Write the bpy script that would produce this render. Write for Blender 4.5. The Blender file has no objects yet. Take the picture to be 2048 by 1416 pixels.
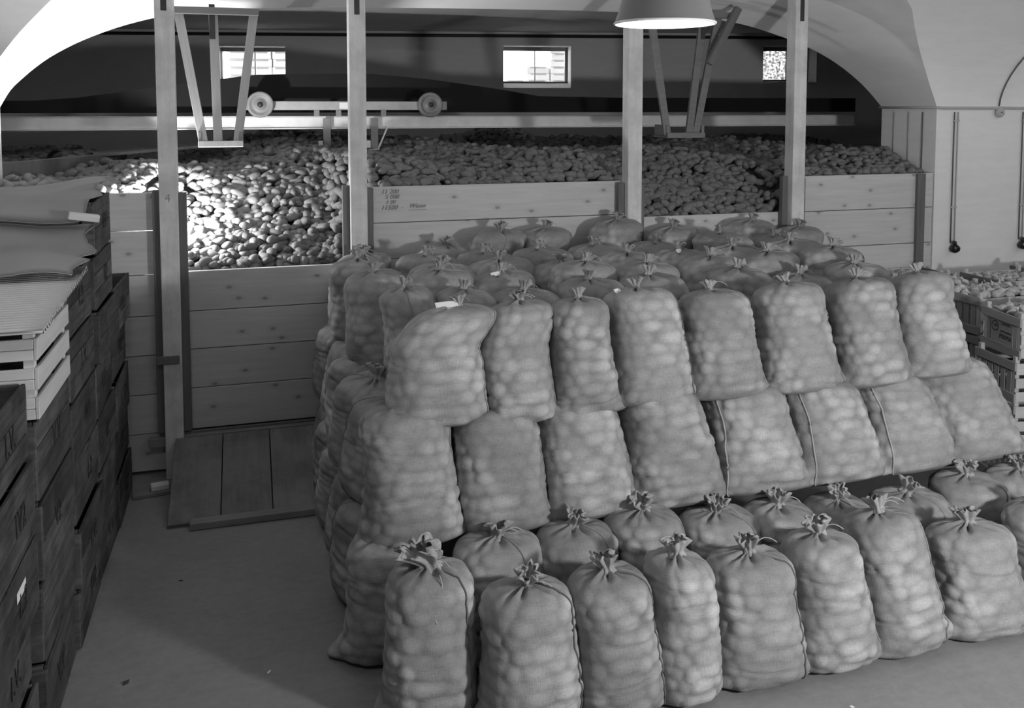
import bpy, bmesh, math, random
import numpy as np
from mathutils import Vector, Matrix, Euler

# ------------------------------------------------------------------ camera, world, lights, exposure
scn = bpy.context.scene
col = scn.collection
R = math.radians
cd = bpy.data.cameras.new('camera'); cam = bpy.data.objects.new('camera', cd); col.objects.link(cam)
cam.location = (0.50, -6.41, 2.50)
cam.rotation_euler = (R(90 - 3.84), 0, R(-16.5))
cd.sensor_width = 36; cd.sensor_fit = 'HORIZONTAL'
cd.lens = 36 * 1790 / 2048
cd.shift_x = 0.0; cd.shift_y = -373 / 2048
cd.clip_start = 0.05; cd.clip_end = 200
scn.camera = cam

w = bpy.data.worlds.new('daylight'); scn.world = w; w.use_nodes = True
w.node_tree.nodes['Background'].inputs[0].default_value = (1, 1, 1, 1)
w.node_tree.nodes['Background'].inputs[1].default_value = 10.0

scn.view_settings.view_transform = 'Standard'
scn.view_settings.look = 'None'
scn.view_settings.gamma = 1
scn.view_settings.use_curve_mapping = False
scn.view_settings.exposure = 0.14

def point_light(name, loc, power, radius):
    l = bpy.data.lights.new(name, 'POINT'); l.energy = power; l.shadow_soft_size = radius
    o = bpy.data.objects.new(name, l); o.location = loc; col.objects.link(o); return o
def area_light(name, loc, target, power, sx, sy):
    l = bpy.data.lights.new(name, 'AREA'); l.energy = power; l.shape = 'RECTANGLE'; l.size = sx; l.size_y = sy
    o = bpy.data.objects.new(name, l); o.location = loc
    o.rotation_euler = (Vector(target) - Vector(loc)).to_track_quat('-Z', 'Y').to_euler(); col.objects.link(o); return o

point_light('flood_lamp', (3.8, -5.75, 1.80), 330, 0.14)          # flood lamp right of the camera
area_light('room_fill', (3.6, -7.6, 3.2), (2.6, -1.5, 0.8), 5, 2.2, 0.8)  # soft fill added behind the camera, not a real fixture
area_light('aisle_fill', (-0.1, -4.1, 3.55), (0.0, -2.8, 0), 9, 0.5, 0.5)   # fill light added over the aisle to lift the floor
def spot_light(name, loc, aim, power, cone, radius):
    l = bpy.data.lights.new(name, 'SPOT'); l.energy = power; l.spot_size = R(cone); l.spot_blend = .25; l.shadow_soft_size = radius
    o = bpy.data.objects.new(name, l); o.location = loc; o.rotation_euler = Vector(aim).to_track_quat('-Z', 'Y').to_euler(); col.objects.link(o); return o
spot_light('bin_lamp', (-0.075, 0.30, 1.73), (.6, .75, -.2), 75, 155, .05)       # reflector lamps standing in the bin behind the first post
spot_light('bin_lamp_upward', (-0.075, 0.33, 1.76), (-.1, .25, .95), 95, 145, .05)
point_light('bin_bulb', (-0.075, 0.30, 1.72), 24, .05)

# ------------------------------------------------------------------ helpers
def new_mesh(name, verts, faces, smooth=False):
    me = bpy.data.meshes.new(name)
    verts = np.asarray(verts, np.float32)
    faces = [np.asarray(f, np.int32) for f in (faces if isinstance(faces, list) else [faces]) if len(f)]
    nl = sum(f.size for f in faces); nf = sum(f.shape[0] for f in faces)
    me.vertices.add(len(verts)); me.vertices.foreach_set('co', verts.ravel())
    me.loops.add(nl); me.loops.foreach_set('vertex_index', np.concatenate([f.ravel() for f in faces]))
    st = []; tot = 0
    for f in faces:
        st.append(tot + np.arange(f.shape[0]) * f.shape[1]); tot += f.size
    me.polygons.add(nf); me.polygons.foreach_set('loop_start', np.concatenate(st).astype(np.int32))
    if smooth: me.polygons.foreach_set('use_smooth', np.ones(nf, bool))
    me.update(calc_edges=True); me.validate()
    return me

def tag(o, label=None, cat=None, group=None, kind=None):
    if label: o['label'] = label
    if cat: o['category'] = cat
    if group: o['group'] = group
    if kind: o['kind'] = kind
    return o
def link(name, me, mat=None, parent=None, loc=(0, 0, 0), rot=(0, 0, 0), scale=None):
    o = bpy.data.objects.new(name, me)
    col.objects.link(o)
    if mat is not None and me is not None and not me.materials: me.materials.append(mat)
    o.location = loc; o.rotation_euler = rot
    if scale is not None: o.scale = scale
    if parent is not None: o.parent = parent
    return o
def thing(name, label, cat, loc=(0, 0, 0), rot=(0, 0, 0), group=None):
    o = bpy.data.objects.new(name, None); col.objects.link(o)
    o.empty_display_size = .05
    o.location = loc; o.rotation_euler = rot
    return tag(o, label, cat, group)
_bx = {}
def box_mesh(sx, sy, sz, mat, bev=0.003):
    k = (round(sx, 4), round(sy, 4), round(sz, 4), mat.name, bev)
    if k in _bx: return _bx[k]
    bm = bmesh.new(); bmesh.ops.create_cube(bm, size=1)
    for v in bm.verts: v.co = Vector((v.co.x * sx, v.co.y * sy, v.co.z * sz))
    b = min(bev, .25 * min(sx, sy, sz))
    if b > 0: bmesh.ops.bevel(bm, geom=list(bm.edges), offset=b, segments=1, affect='EDGES')
    me = bpy.data.meshes.new('box'); bm.to_mesh(me); bm.free(); me.materials.append(mat)
    _bx[k] = me; return me
def box(name, lo, hi, mat, parent=None, bev=0.003, rot=(0, 0, 0)):
    s = [hi[i] - lo[i] for i in range(3)]; c = [(hi[i] + lo[i]) / 2 for i in range(3)]
    return link(name, box_mesh(s[0], s[1], s[2], mat, bev), None, parent, c, rot)
def bar(name, p0, p1, wx, wy, mat, parent=None, roll=0.0, bev=.002):
    """a rectangular bar between two points; local z along the bar"""
    p0 = Vector(p0); p1 = Vector(p1); d = p1 - p0
    q = d.to_track_quat('Z', 'Y')
    o = link(name, box_mesh(wx, wy, d.length, mat, bev), None, parent, (p0 + p1) / 2)
    o.rotation_euler = (q @ Euler((0, 0, roll)).to_quaternion()).to_euler()
    return o
def tube_arrays(pts, r, n=6):
    pts = np.asarray(pts, float); m = len(pts)
    tg = np.gradient(pts, axis=0); tg /= np.linalg.norm(tg, axis=1)[:, None] + 1e-9
    ref = np.array([0.3, 0.2, 1.0]) if abs(tg[0, 2]) < .85 else np.array([1.0, .2, .1])
    a = np.cross(tg, ref); a /= np.linalg.norm(a, axis=1)[:, None] + 1e-9
    b = np.cross(tg, a)
    th = np.arange(n) * 2 * math.pi / n
    rr = np.broadcast_to(np.asarray(r, float), (m,))
    V = pts[:, None] + rr[:, None, None] * (a[:, None] * np.cos(th)[None, :, None] + b[:, None] * np.sin(th)[None, :, None])
    i = np.arange(m - 1)[:, None] * n; j = np.arange(n)[None]; j2 = (j + 1) % n
    Fq = np.stack([i + j, i + j2, i + n + j2, i + n + j], -1).reshape(-1, 4)
    V = np.vstack([V.reshape(-1, 3), pts[0], pts[-1]])
    k = m * n
    c0 = np.stack([np.full(n, k), (np.arange(n) + 1) % n, np.arange(n)], -1)
    c1 = np.stack([np.full(n, k + 1), (m - 1) * n + np.arange(n), (m - 1) * n + (np.arange(n) + 1) % n], -1)
    return V, Fq, np.vstack([c0, c1])
def tube(name, pts, r, mat, parent=None, n=6):
    V, q, t = tube_arrays(pts, r, n)
    return link(name, new_mesh(name, V, [q, t], True), mat, parent)
def lathe_mesh(prof, n=40, name='lathe'):
    prof = np.asarray(prof, float); m = len(prof)
    th = np.arange(n) * 2 * math.pi / n
    V = np.stack([prof[:, None, 0] * np.cos(th), prof[:, None, 0] * np.sin(th), np.broadcast_to(prof[:, None, 1], (m, n))], -1).reshape(-1, 3)
    i = np.arange(m - 1)[:, None] * n; j = np.arange(n)[None]; j2 = (j + 1) % n
    return new_mesh(name, V, np.stack([i + j, i + j2, i + n + j2, i + n + j], -1).reshape(-1, 4), True)
def grid_faces(m, n, flip=False):
    i = np.arange(m - 1)[:, None] * n; j = np.arange(n - 1)[None]
    f = np.stack([i + j, i + j + 1, i + n + j + 1, i + n + j], -1).reshape(-1, 4)
    return f[:, ::-1] if flip else f
def extrude_poly(pts, d0, d1, axis=1):
    """polygon in the x-z plane extruded along y"""
    n = len(pts)
    V = [(p[0], d0, p[1]) for p in pts] + [(p[0], d1, p[1]) for p in pts]
    bm = bmesh.new(); vs = [bm.verts.new(v) for v in V]
    bm.faces.new(vs[:n]); bm.faces.new(list(reversed(vs[n:])))
    for i in range(n): bm.faces.new([vs[(i + 1) % n], vs[i], vs[n + i], vs[n + (i + 1) % n]])
    bmesh.ops.recalc_face_normals(bm, faces=bm.faces)
    me = bpy.data.meshes.new('extrusion'); bm.to_mesh(me); bm.free(); return me
def text(name, s, size, loc, rot, mat, parent=None, shear=0.0, squash=1.0):
    cu = bpy.data.curves.new('txt', 'FONT'); cu.body = s; cu.size = size; cu.extrude = .0006; cu.shear = shear
    cu.align_x = 'CENTER'; cu.align_y = 'CENTER'; cu.resolution_u = 3
    t = bpy.data.objects.new('txt', cu); col.objects.link(t)
    bpy.context.view_layer.update()
    me = bpy.data.meshes.new_from_object(t.evaluated_get(bpy.context.evaluated_depsgraph_get()))
    bpy.data.objects.remove(t); bpy.data.curves.remove(cu)
    me.materials.clear(); me.materials.append(mat)
    return link(name, me, None, parent, loc, rot, (squash, 1, 1))

# ------------------------------------------------------------------ materials (all grey: a monochrome photograph)
def base_mat(name, rough=.8):
    m = bpy.data.materials.new(name); m.use_nodes = True
    nt = m.node_tree; b = nt.nodes['Principled BSDF']; b.inputs['Roughness'].default_value = rough
    b.inputs['Specular IOR Level'].default_value = .25
    return m, nt, b
def nd(nt, t, **kw):
    n = nt.nodes.new(t)
    for k, v in kw.items(): setattr(n, k, v)
    return n
def ramp(nt, src, stops):
    r = nd(nt, 'ShaderNodeValToRGB'); e = r.color_ramp.elements
    while len(e) > 1: e.remove(e[-1])
    e[0].position = stops[0][0]; e[0].color = (stops[0][1],) * 3 + (1,)
    for p, c in stops[1:]:
        x = e.new(p); x.color = (c,) * 3 + (1,)
    nt.links.new(src, r.inputs[0]); return r.outputs[0]
def mathn(nt, op, a, b=None, clamp=False):
    n = nd(nt, 'ShaderNodeMath', operation=op); n.use_clamp = clamp
    for i, v in enumerate((a, b)):
        if v is None: continue
        if isinstance(v, (int, float)): n.inputs[i].default_value = v
        else: nt.links.new(v, n.inputs[i])
    return n.outputs[0]
def coords(nt, scale, rand=True, space='Object'):
    tc = nd(nt, 'ShaderNodeTexCoord'); mp = nd(nt, 'ShaderNodeMapping')
    src = tc.outputs[space]
    if rand:
        oi = nd(nt, 'ShaderNodeObjectInfo'); ad = nd(nt, 'ShaderNodeVectorMath', operation='ADD')
        cmb = nd(nt, 'ShaderNodeCombineXYZ')
        for k, mul in enumerate((37., 53., 71.)):
            nt.links.new(mathn(nt, 'MULTIPLY', oi.outputs['Random'], mul), cmb.inputs[k])
        nt.links.new(src, ad.inputs[0]); nt.links.new(cmb.outputs[0], ad.inputs[1]); src = ad.outputs[0]
    nt.links.new(src, mp.inputs[0]); mp.inputs['Scale'].default_value = scale
    return mp.outputs[0]
def noise(nt, vec, scale, detail=3, rough=.55):
    n = nd(nt, 'ShaderNodeTexNoise'); n.inputs['Scale'].default_value = scale; n.inputs['Detail'].default_value = detail
    n.inputs['Roughness'].default_value = rough; nt.links.new(vec, n.inputs['Vector']); return n.outputs['Fac']
def bump(nt, b, h, strength, dist=.01):
    n = nd(nt, 'ShaderNodeBump'); n.inputs['Strength'].default_value = strength; n.inputs['Distance'].default_value = dist
    nt.links.new(h, n.inputs['Height']); nt.links.new(n.outputs[0], b.inputs['Normal'])
def obj_rand(nt, lo, hi):
    oi = nd(nt, 'ShaderNodeObjectInfo')
    return mathn(nt, 'ADD', mathn(nt, 'MULTIPLY', oi.outputs['Random'], hi - lo), lo)
def grey(nt, val, b, socket='Base Color'):
    c = nd(nt, 'ShaderNodeCombineColor')
    for i in range(3): nt.links.new(val, c.inputs[i])
    nt.links.new(c.outputs[0], b.inputs[socket])

def wood(name, lo, hi, axis='x', knots=True, rough=.75, vary=.12, grain=1.0, dirt=0.0):
    m, nt, b = base_mat(name, rough)
    s = {'x': (1.0, 14, 14), 'y': (14, 1.0, 14), 'z': (14, 14, 1.0)}[axis]
    v = coords(nt, s)
    g = noise(nt, v, 2.2 * grain, 5, .65)
    val = ramp(nt, g, [(.28, lo), (.5, (lo + hi) / 2), (.72, hi)])
    sep = nd(nt, 'ShaderNodeSeparateColor'); nt.links.new(val, sep.inputs[0]); val = sep.outputs[0]
    if knots:
        sx_ = nd(nt, 'ShaderNodeSeparateXYZ'); nt.links.new(coords(nt, (1, 1, 1)), sx_.inputs[0])
        ia, ib = {'x': (0, 2), 'y': (1, 2), 'z': (2, 0)}[axis]
        cx_ = nd(nt, 'ShaderNodeCombineXYZ')
        nt.links.new(mathn(nt, 'MULTIPLY', sx_.outputs[ia], 2.4), cx_.inputs[0]); nt.links.new(mathn(nt, 'MULTIPLY', sx_.outputs[ib], 4.2), cx_.inputs[1])
        vo = nd(nt, 'ShaderNodeTexVoronoi', voronoi_dimensions='2D'); vo.inputs['Scale'].default_value = 1.0
        nt.links.new(cx_.outputs[0], vo.inputs['Vector'])
        kn = ramp(nt, vo.outputs['Distance'], [(.0, .5), (.035, .55), (.055, .88), (.14, 1.0)])
        sk = nd(nt, 'ShaderNodeSeparateColor'); nt.links.new(kn, sk.inputs[0])
        val = mathn(nt, 'MULTIPLY', val, sk.outputs[0])
    if dirt:
        dv = noise(nt, coords(nt, (1, 1, 1)), 3.5, 4, .7)
        dr = ramp(nt, dv, [(.35, 1 - dirt), (.6, 1.0)])
        sd = nd(nt, 'ShaderNodeSeparateColor'); nt.links.new(dr, sd.inputs[0])
        val = mathn(nt, 'MULTIPLY', val, sd.outputs[0])
    val = mathn(nt, 'MULTIPLY', val, obj_rand(nt, 1 - vary, 1 + vary))
    grey(nt, val, b)
    bump(nt, b, g, .25, .004)
    return m
def plain(name, v, rough=.8, vary=.0, nscale=0, namp=0.0, spec=.25, metal=0, bumpy=0):
    m, nt, b = base_mat(name, rough)
    b.inputs['Specular IOR Level'].default_value = spec; b.inputs['Metallic'].default_value = metal
    b.inputs['Base Color'].default_value = (v, v, v, 1)
    if nscale or vary:
        val = obj_rand(nt, v * (1 - vary), v * (1 + vary))
        if nscale:
            n = noise(nt, coords(nt, (1, 1, 1)), nscale, 4, .6)
            val = mathn(nt, 'MULTIPLY', val, mathn(nt, 'ADD', mathn(nt, 'MULTIPLY', n, 2 * namp), 1 - namp))
            if bumpy: bump(nt, b, n, bumpy, .01)
        grey(nt, val, b)
    return m
def emit(name, v, s):
    m = bpy.data.materials.new(name); m.use_nodes = True; nt = m.node_tree
    e = nd(nt, 'ShaderNodeEmission'); e.inputs[0].default_value = (v, v, v, 1); e.inputs[1].default_value = s
    nt.links.new(e.outputs[0], nt.nodes['Material Output'].inputs[0]); return m

def plaster_mat(name, v):
    m, nt, b = base_mat(name, .9)
    tc = coords(nt, (1, 1, 1), rand=False)
    n1 = noise(nt, tc, .8, 5, .65); n2 = noise(nt, coords(nt, (2.5, 2.5, 14), rand=False), 1.3, 4, .6)
    a = mathn(nt, 'ADD', mathn(nt, 'MULTIPLY', n1, .22), mathn(nt, 'MULTIPLY', n2, .16))
    grey(nt, mathn(nt, 'MULTIPLY', mathn(nt, 'ADD', a, .81), v), b)
    bump(nt, b, noise(nt, tc, 9, 5, .6), .22, .01)
    return m
def floor_mat():
    m, nt, b = base_mat('concrete_floor', .82)
    tc = coords(nt, (1, 1, 1), rand=False)
    n1 = noise(nt, tc, 1.4, 6, .65); n2 = noise(nt, tc, 26, 4, .7); n3 = noise(nt, coords(nt, (3, 9, 3), rand=False), 3, 4, .6)
    a = mathn(nt, 'ADD', mathn(nt, 'MULTIPLY', n1, .5), mathn(nt, 'ADD', mathn(nt, 'MULTIPLY', n2, .35), mathn(nt, 'MULTIPLY', n3, .25)))
    grey(nt, mathn(nt, 'MULTIPLY', mathn(nt, 'ADD', a, .45), .235), b)
    bump(nt, b, n2, .2, .005)
    return m
def burlap_mat(name, lo, hi):
    m, nt, b = base_mat(name, .95)
    b.inputs['Specular IOR Level'].default_value = .05
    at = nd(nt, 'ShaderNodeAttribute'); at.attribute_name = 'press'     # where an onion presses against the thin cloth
    uv = nd(nt, 'ShaderNodeUVMap')
    def st(sx, sy, sc):
        mp = nd(nt, 'ShaderNodeMapping'); mp.inputs['Scale'].default_value = (sx, sy, 1)
        nt.links.new(uv.outputs[0], mp.inputs[0]); return noise(nt, mp.outputs[0], sc, 2, .6)
    t1 = st(420, 38, 1); t2 = st(30, 420, 1); big = st(5, 4, 1)
    weave = mathn(nt, 'ADD', t1, t2)
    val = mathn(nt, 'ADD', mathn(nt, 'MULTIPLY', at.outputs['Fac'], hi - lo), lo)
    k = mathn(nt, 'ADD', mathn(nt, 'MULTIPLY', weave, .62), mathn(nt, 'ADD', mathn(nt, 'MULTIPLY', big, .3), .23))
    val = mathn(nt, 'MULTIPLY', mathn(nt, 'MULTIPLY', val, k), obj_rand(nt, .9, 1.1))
    grey(nt, val, b)
    bump(nt, b, weave, .35, .004)
    return m

M = {}
M['plaster'] = plaster_mat('whitewashed_plaster', .74)
M['plaster_low_bounce'] = plaster_mat('low_bounce_plaster', .25)  # darkened plaster for unseen surfaces, to cut the bounced light
M['plaster_back'] = plaster_mat('grey_plaster', .78)
M['floor'] = floor_mat()
M['burlap'] = burlap_mat('burlap', .235, .46)
M['twine'] = plain('jute_twine', .42, .9, .1)
M['seam'] = plain('sewn_seam', .25, .9, .1, 60, .3)
M['seam_dark'] = plain('sewn_seam_dark', .14, .9, .1, 60, .3)
M['tag'] = plain('paper_tag', .78, .8)
M['plank'] = wood('pale_spruce_plank', .47, .58, 'x', True, .75, .08)
M['post'] = wood('spruce_post', .56, .68, 'z', False, .75, .05, .8, .25)
M['cleat'] = wood('dull_cleat_wood', .12, .17, 'z', False, .8, .1)
M['ramp'] = wood('worn_ramp_plank', .17, .23, 'y', False, .8, .06, .8, .3)
M['rampx'] = wood('worn_board', .19, .25, 'x', False, .8, .08, .8, .2)
M['slat'] = wood('hanger_slat', .3, .38, 'z', False, .75, .1)
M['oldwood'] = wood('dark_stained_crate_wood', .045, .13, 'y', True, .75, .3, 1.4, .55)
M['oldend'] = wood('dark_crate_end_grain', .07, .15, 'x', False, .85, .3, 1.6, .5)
M['palewood'] = wood('fresh_crate_wood', .52, .66, 'y', True, .75, .06)
M['palewoodx'] = wood('fresh_crate_wood_end', .55, .7, 'x', False, .75, .05)
M['vegwood'] = wood('vegetable_crate_wood', .25, .33, 'y', False, .75, .1)
M['vegwoodz'] = wood('vegetable_crate_slat', .26, .35, 'z', False, .75, .12)
M['vegwoodx'] = wood('vegetable_crate_front_lit', .42, .52, 'x', False, .75, .08)  # lit copy of the crate wood: light on the fronts put into the colour
M['vegdark'] = wood('grey_weathered_crate_wood', .13, .18, 'y', False, .75, .1)
M['iron'] = plain('dark_iron', .03, .5, .2, 30, .4, .4)
M['rail'] = plain('painted_steel_rail', .72, .45, .0, 6, .25, .5)
M['beam'] = plain('dull_trolley_beam', .36, .5, .0, 10, .25, .4)
M['steel'] = plain('grey_machine_steel', .2, .5, .1, 12, .3, .5)
M['rubber'] = plain('black_rubber_belt', .012, .8, .1)
M['card'] = plain('grey_wrapping_paper', .30, .85, .05, 2.5, .2)
M['corr'] = plain('corrugated_cardboard', .62, .85, .03, 8, .08)
M['torn'] = plain('torn_cardboard_edge', .2, .9, .1, 40, .4)
M['ink'] = plain('black_stencil_ink', .035, .8)
M['pencil'] = plain('pencil_lead', .24, .7)
M['enamel'] = plain('grey_enamel', .2, .35, 0, 5, .12, .5)
M['enamel_in'] = plain('white_enamel', .85, .4)
M['black'] = plain('black_bakelite', .012, .3, 0, 0, 0, .5)
M['cable'] = plain('painted_conduit', .42, .7)
M['cable_dark'] = plain('dark_cable', .12, .7)
M['white'] = plain('white_paint', .8, .6)
M['glow'] = emit('lamp_filament', 1.0, 14)
M['outcrate'] = plain('pale_yard_crate', .88, .8, .08, 4, .1)  # near-white crate tone, even apart from random variation
M['slot'] = plain('crate_hand_slot', .42, .9)
M['outground'] = plain('yard_gravel', .5, .9, 0, 6, .3)
M['under'] = plain('potato_gap_shade', .03, .95)  # dark colour standing for the shade in gaps between potatoes

def potato_mat():
    m, nt, b = base_mat('potato_skin', .7)
    b.inputs['Specular IOR Level'].default_value = .3
    n = noise(nt, coords(nt, (1, 1, 1)), 30, 4, .6)
    at = nd(nt, 'ShaderNodeAttribute'); at.attribute_name = 'tone'
    v = mathn(nt, 'MULTIPLY', mathn(nt, 'ADD', mathn(nt, 'MULTIPLY', n, .5), .75), .145)
    grey(nt, mathn(nt, 'MULTIPLY', v, obj_rand(nt, .78, 1.2)), b)
    bump(nt, b, n, .3, .003); return m
M['potato'] = potato_mat()
M['onion'] = plain('onion_skin', .44, .5, .22, 18, .25, .4)
M['onion_tail'] = plain('dry_onion_stalk', .5, .8, .2, 20, .25)
def glass_mat():
    m = bpy.data.materials.new('window_glass'); m.use_nodes = True; nt = m.node_tree
    b = nt.nodes['Principled BSDF']; b.inputs['Roughness'].default_value = .03
    tr = nd(nt, 'ShaderNodeBsdfTransparent'); mx = nd(nt, 'ShaderNodeMixShader'); mx.inputs[0].default_value = .07
    b.inputs['Base Color'].default_value = (.8, .8, .8, 1)
    nt.links.new(tr.outputs[0], mx.inputs[1]); nt.links.new(b.outputs[0], mx.inputs[2])
    nt.links.new(mx.outputs[0], nt.nodes['Material Output'].inputs[0]); return m
M['glass'] = glass_mat()
def frost_mat():
    m = bpy.data.materials.new('dirty_glass'); m.use_nodes = True; nt = m.node_tree
    b = nt.nodes['Principled BSDF']; b.inputs['Roughness'].default_value = .6; b.inputs['Base Color'].default_value = (.35, .35, .35, 1)
    tr = nd(nt, 'ShaderNodeBsdfTransparent'); mx = nd(nt, 'ShaderNodeMixShader')
    f = ramp(nt, noise(nt, coords(nt, (1, 1, 1)), 26, 5, .7), [(.36, .55), (.64, .93)])
    nt.links.new(f, mx.inputs[0])
    nt.links.new(tr.outputs[0], mx.inputs[1]); nt.links.new(b.outputs[0], mx.inputs[2])
    nt.links.new(mx.outputs[0], nt.nodes['Material Output'].inputs[0]); return m
M['frost'] = frost_mat()

# ------------------------------------------------------------------ the room: floor, piers, cross vault, main vault, back room
TL, TR = -1.17, 6.24                     # jambs of the arch
TC, TA, AB = (TL + TR) / 2, (TR - TL) / 2, 0.82
SPR = 2.5; VA, VR = 4.5, 1.9             # main barrel vault: half span, rise
AT = np.array([-1.17, -1.10, -1.02, -.87, -.72, -.49, -.18, .2, .8, 1.6, 2.4, 3.2, 3.8, 4.3, 4.72, 5.13, 5.34, 5.6, 5.88, 6.07, 6.18, 6.24])
AH = np.array([0, .12, .205, .335, .43, .54, .645, .715, .76, .785, .80, .81, .805, .785, .74, .64, .575, .47, .31, .165, .06, 0])
_fx = np.linspace(-1.17, 6.24, 900)
def _cubic(x):
    d = np.gradient(AH, AT); k = np.clip(np.searchsorted(AT, x) - 1, 0, len(AT) - 2)
    hh_ = AT[k + 1] - AT[k]; u = (x - AT[k]) / hh_
    return (2 * u ** 3 - 3 * u ** 2 + 1) * AH[k] + (u ** 3 - 2 * u ** 2 + u) * hh_ * d[k] + (-2 * u ** 3 + 3 * u ** 2) * AH[k + 1] + (u ** 3 - u ** 2) * hh_ * d[k + 1]
_fy = np.maximum(_cubic(_fx), 0); _fy[0] = _fy[-1] = 0
def arch_h(t): return np.interp(np.asarray(t, float), _fx, _fy)            # a worn, slightly lopsided three-centred arch
def st(name, me, mat): return tag(link(name, me, mat), kind='structure')
def st_box(name, lo, hi, mat, bev=0): o = box(name, lo, hi, mat, None, bev); return tag(o, kind='structure')

st_box('floor', (-6, -9.05, -.2), (10, 8.3, 0), M['floor'])
st_box('wall_right', (TR, 0, 0), (10, .7, SPR), M['plaster'])
st_box('wall_left', (-6, 0, 0), (TL, .7, SPR), M['plaster'])
st_box('wall_rear', (-6, -9.2, 0), (10, -9, SPR), M['plaster_low_bounce'])
st_box('wall_end_left', (-6.2, -9.2, 0), (-6, 8, 3.9), M['plaster_low_bounce'])
st_box('wall_end_right', (10, -9.2, 0), (10.2, 8, 3.9), M['plaster_low_bounce'])
# main vault with the groin cut out for the cross vault
tcol = np.unique(np.concatenate([np.linspace(-6, TL, 8), TC - TA * np.cos(np.linspace(0, math.pi, 97)), np.linspace(TR, 10, 8)]))
def cross_h(t, s):
    x = np.clip(.7 - s, 0, 1.1); t = np.asarray(t, float)
    p = 1 - .26 * x * (t > 2.5)
    return .81 * (arch_h(t) / .81) ** p * (1 + .4 * x)      # the soffit splays upwards towards the room
def groin_s(t):
    lo, hi = np.full(len(t), -3.0), np.zeros(len(t))
    for _ in range(50):
        mid = (lo + hi) / 2; f = VR * np.sqrt(np.clip(1 - (1 + mid / VA) ** 2, 0, 1)) - cross_h(t, mid)
        lo = np.where(f > 0, mid, lo); hi = np.where(f > 0, hi, mid)
    return (lo + hi) / 2
inside = (tcol > TL + 1e-6) & (tcol < TR - 1e-6)
ph0 = np.where(inside, np.arccos(np.clip(1 + groin_s(tcol) / VA, -1, 1)), 0); NP = 57
fr = np.linspace(0, 1, NP) ** 1.3
ph = ph0[:, None] + (math.pi - ph0[:, None]) * fr[None]
V = np.stack([np.broadcast_to(tcol[:, None], ph.shape), -VA * (1 - np.cos(ph)), SPR + VR * np.sin(ph)], -1).reshape(-1, 3)
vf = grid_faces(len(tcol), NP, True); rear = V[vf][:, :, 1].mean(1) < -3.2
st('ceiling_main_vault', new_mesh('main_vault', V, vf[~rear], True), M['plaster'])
st('ceiling_rear_vault', new_mesh('rear_vault', V, vf[rear], True), M['plaster_low_bounce'])  # unseen half of the vault, darkened to reduce bounce
# cross vault (soffit of the arch)
ta = TC - TA * np.cos(np.linspace(0, math.pi, 97)); ha = arch_h(ta)
sg = groin_s(ta); sg[0] = sg[-1] = 0; NS = 15
ss = sg[:, None] + (.7 - sg[:, None]) * np.linspace(0, 1, NS)[None]
V = np.stack([np.broadcast_to(ta[:, None], ss.shape), ss, SPR + cross_h(ta[:, None], ss)], -1).reshape(-1, 3)
st('ceiling_arch_soffit', new_mesh('soffit', V, grid_faces(len(ta), NS), True), M['plaster'])
# far face of the arch wall up to the back ceiling
BZ = 3.56
V = np.concatenate([np.stack([ta, np.full_like(ta, .7), SPR + ha], -1), np.stack([ta, np.full_like(ta, .7), np.full_like(ta, BZ + .1)], -1)])
n = len(ta); i = np.arange(n - 1)
st('wall_arch_far_face', new_mesh('far_face', V, np.stack([i, i + 1, i + 1 + n, i + n], -1)), M['plaster_back'])
st_box('wall_upper_right', (TR, .12, SPR), (10, .7, 3.9), M['plaster_back'])
st_box('wall_upper_left', (-6, .12, SPR), (TL, .7, 3.9), M['plaster_back'])
st_box('ceiling_back', (-6, .7, BZ), (10, 8.2, BZ + .2), M['plaster_back'])
# back wall, turned a little, with three window openings
BA = R(-11.5); BO = Vector((2, 6.2, 0))
Mb = Matrix.Translation(BO) @ Matrix.Rotation(BA, 4, 'Z')
WIN = [(-1.93, -.99, 2.80, 3.34), (2.03, 2.99, 2.77, 3.37), (5.80, 6.60, 2.86, 3.39)]
def bw_mesh(parts):
    bm = bmesh.new()
    for (a, b, c, d, e, f) in parts:
        r = bmesh.ops.create_cube(bm, size=1)
        for v in r['verts']: v.co = Vector((a + (v.co.x + .5) * (b - a), c + (v.co.y + .5) * (d - c), e + (v.co.z + .5) * (f - e)))
    me = bpy.data.meshes.new('back_wall'); bm.to_mesh(me); bm.free(); return me
parts = [(-8, 8.5, 0, .4, 0, 2.77), (-8, 8.5, 0, .4, 3.39, 3.75)]
xs = [-8] + [v for wn in WIN for v in wn[:2]] + [8.5]
for k in range(0, 8, 2): parts.append((xs[k], xs[k + 1], 0, .4, 2.77, 3.39))
for (a, b, c, d) in WIN:
    if c > 2.77: parts.append((a, b, 0, .4, 2.77, c))
    if d < 3.39: parts.append((a, b, 0, .4, d, 3.39))
o = st('wall_back', bw_mesh(parts), M['plaster_back']); o.matrix_world = Mb
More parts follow.
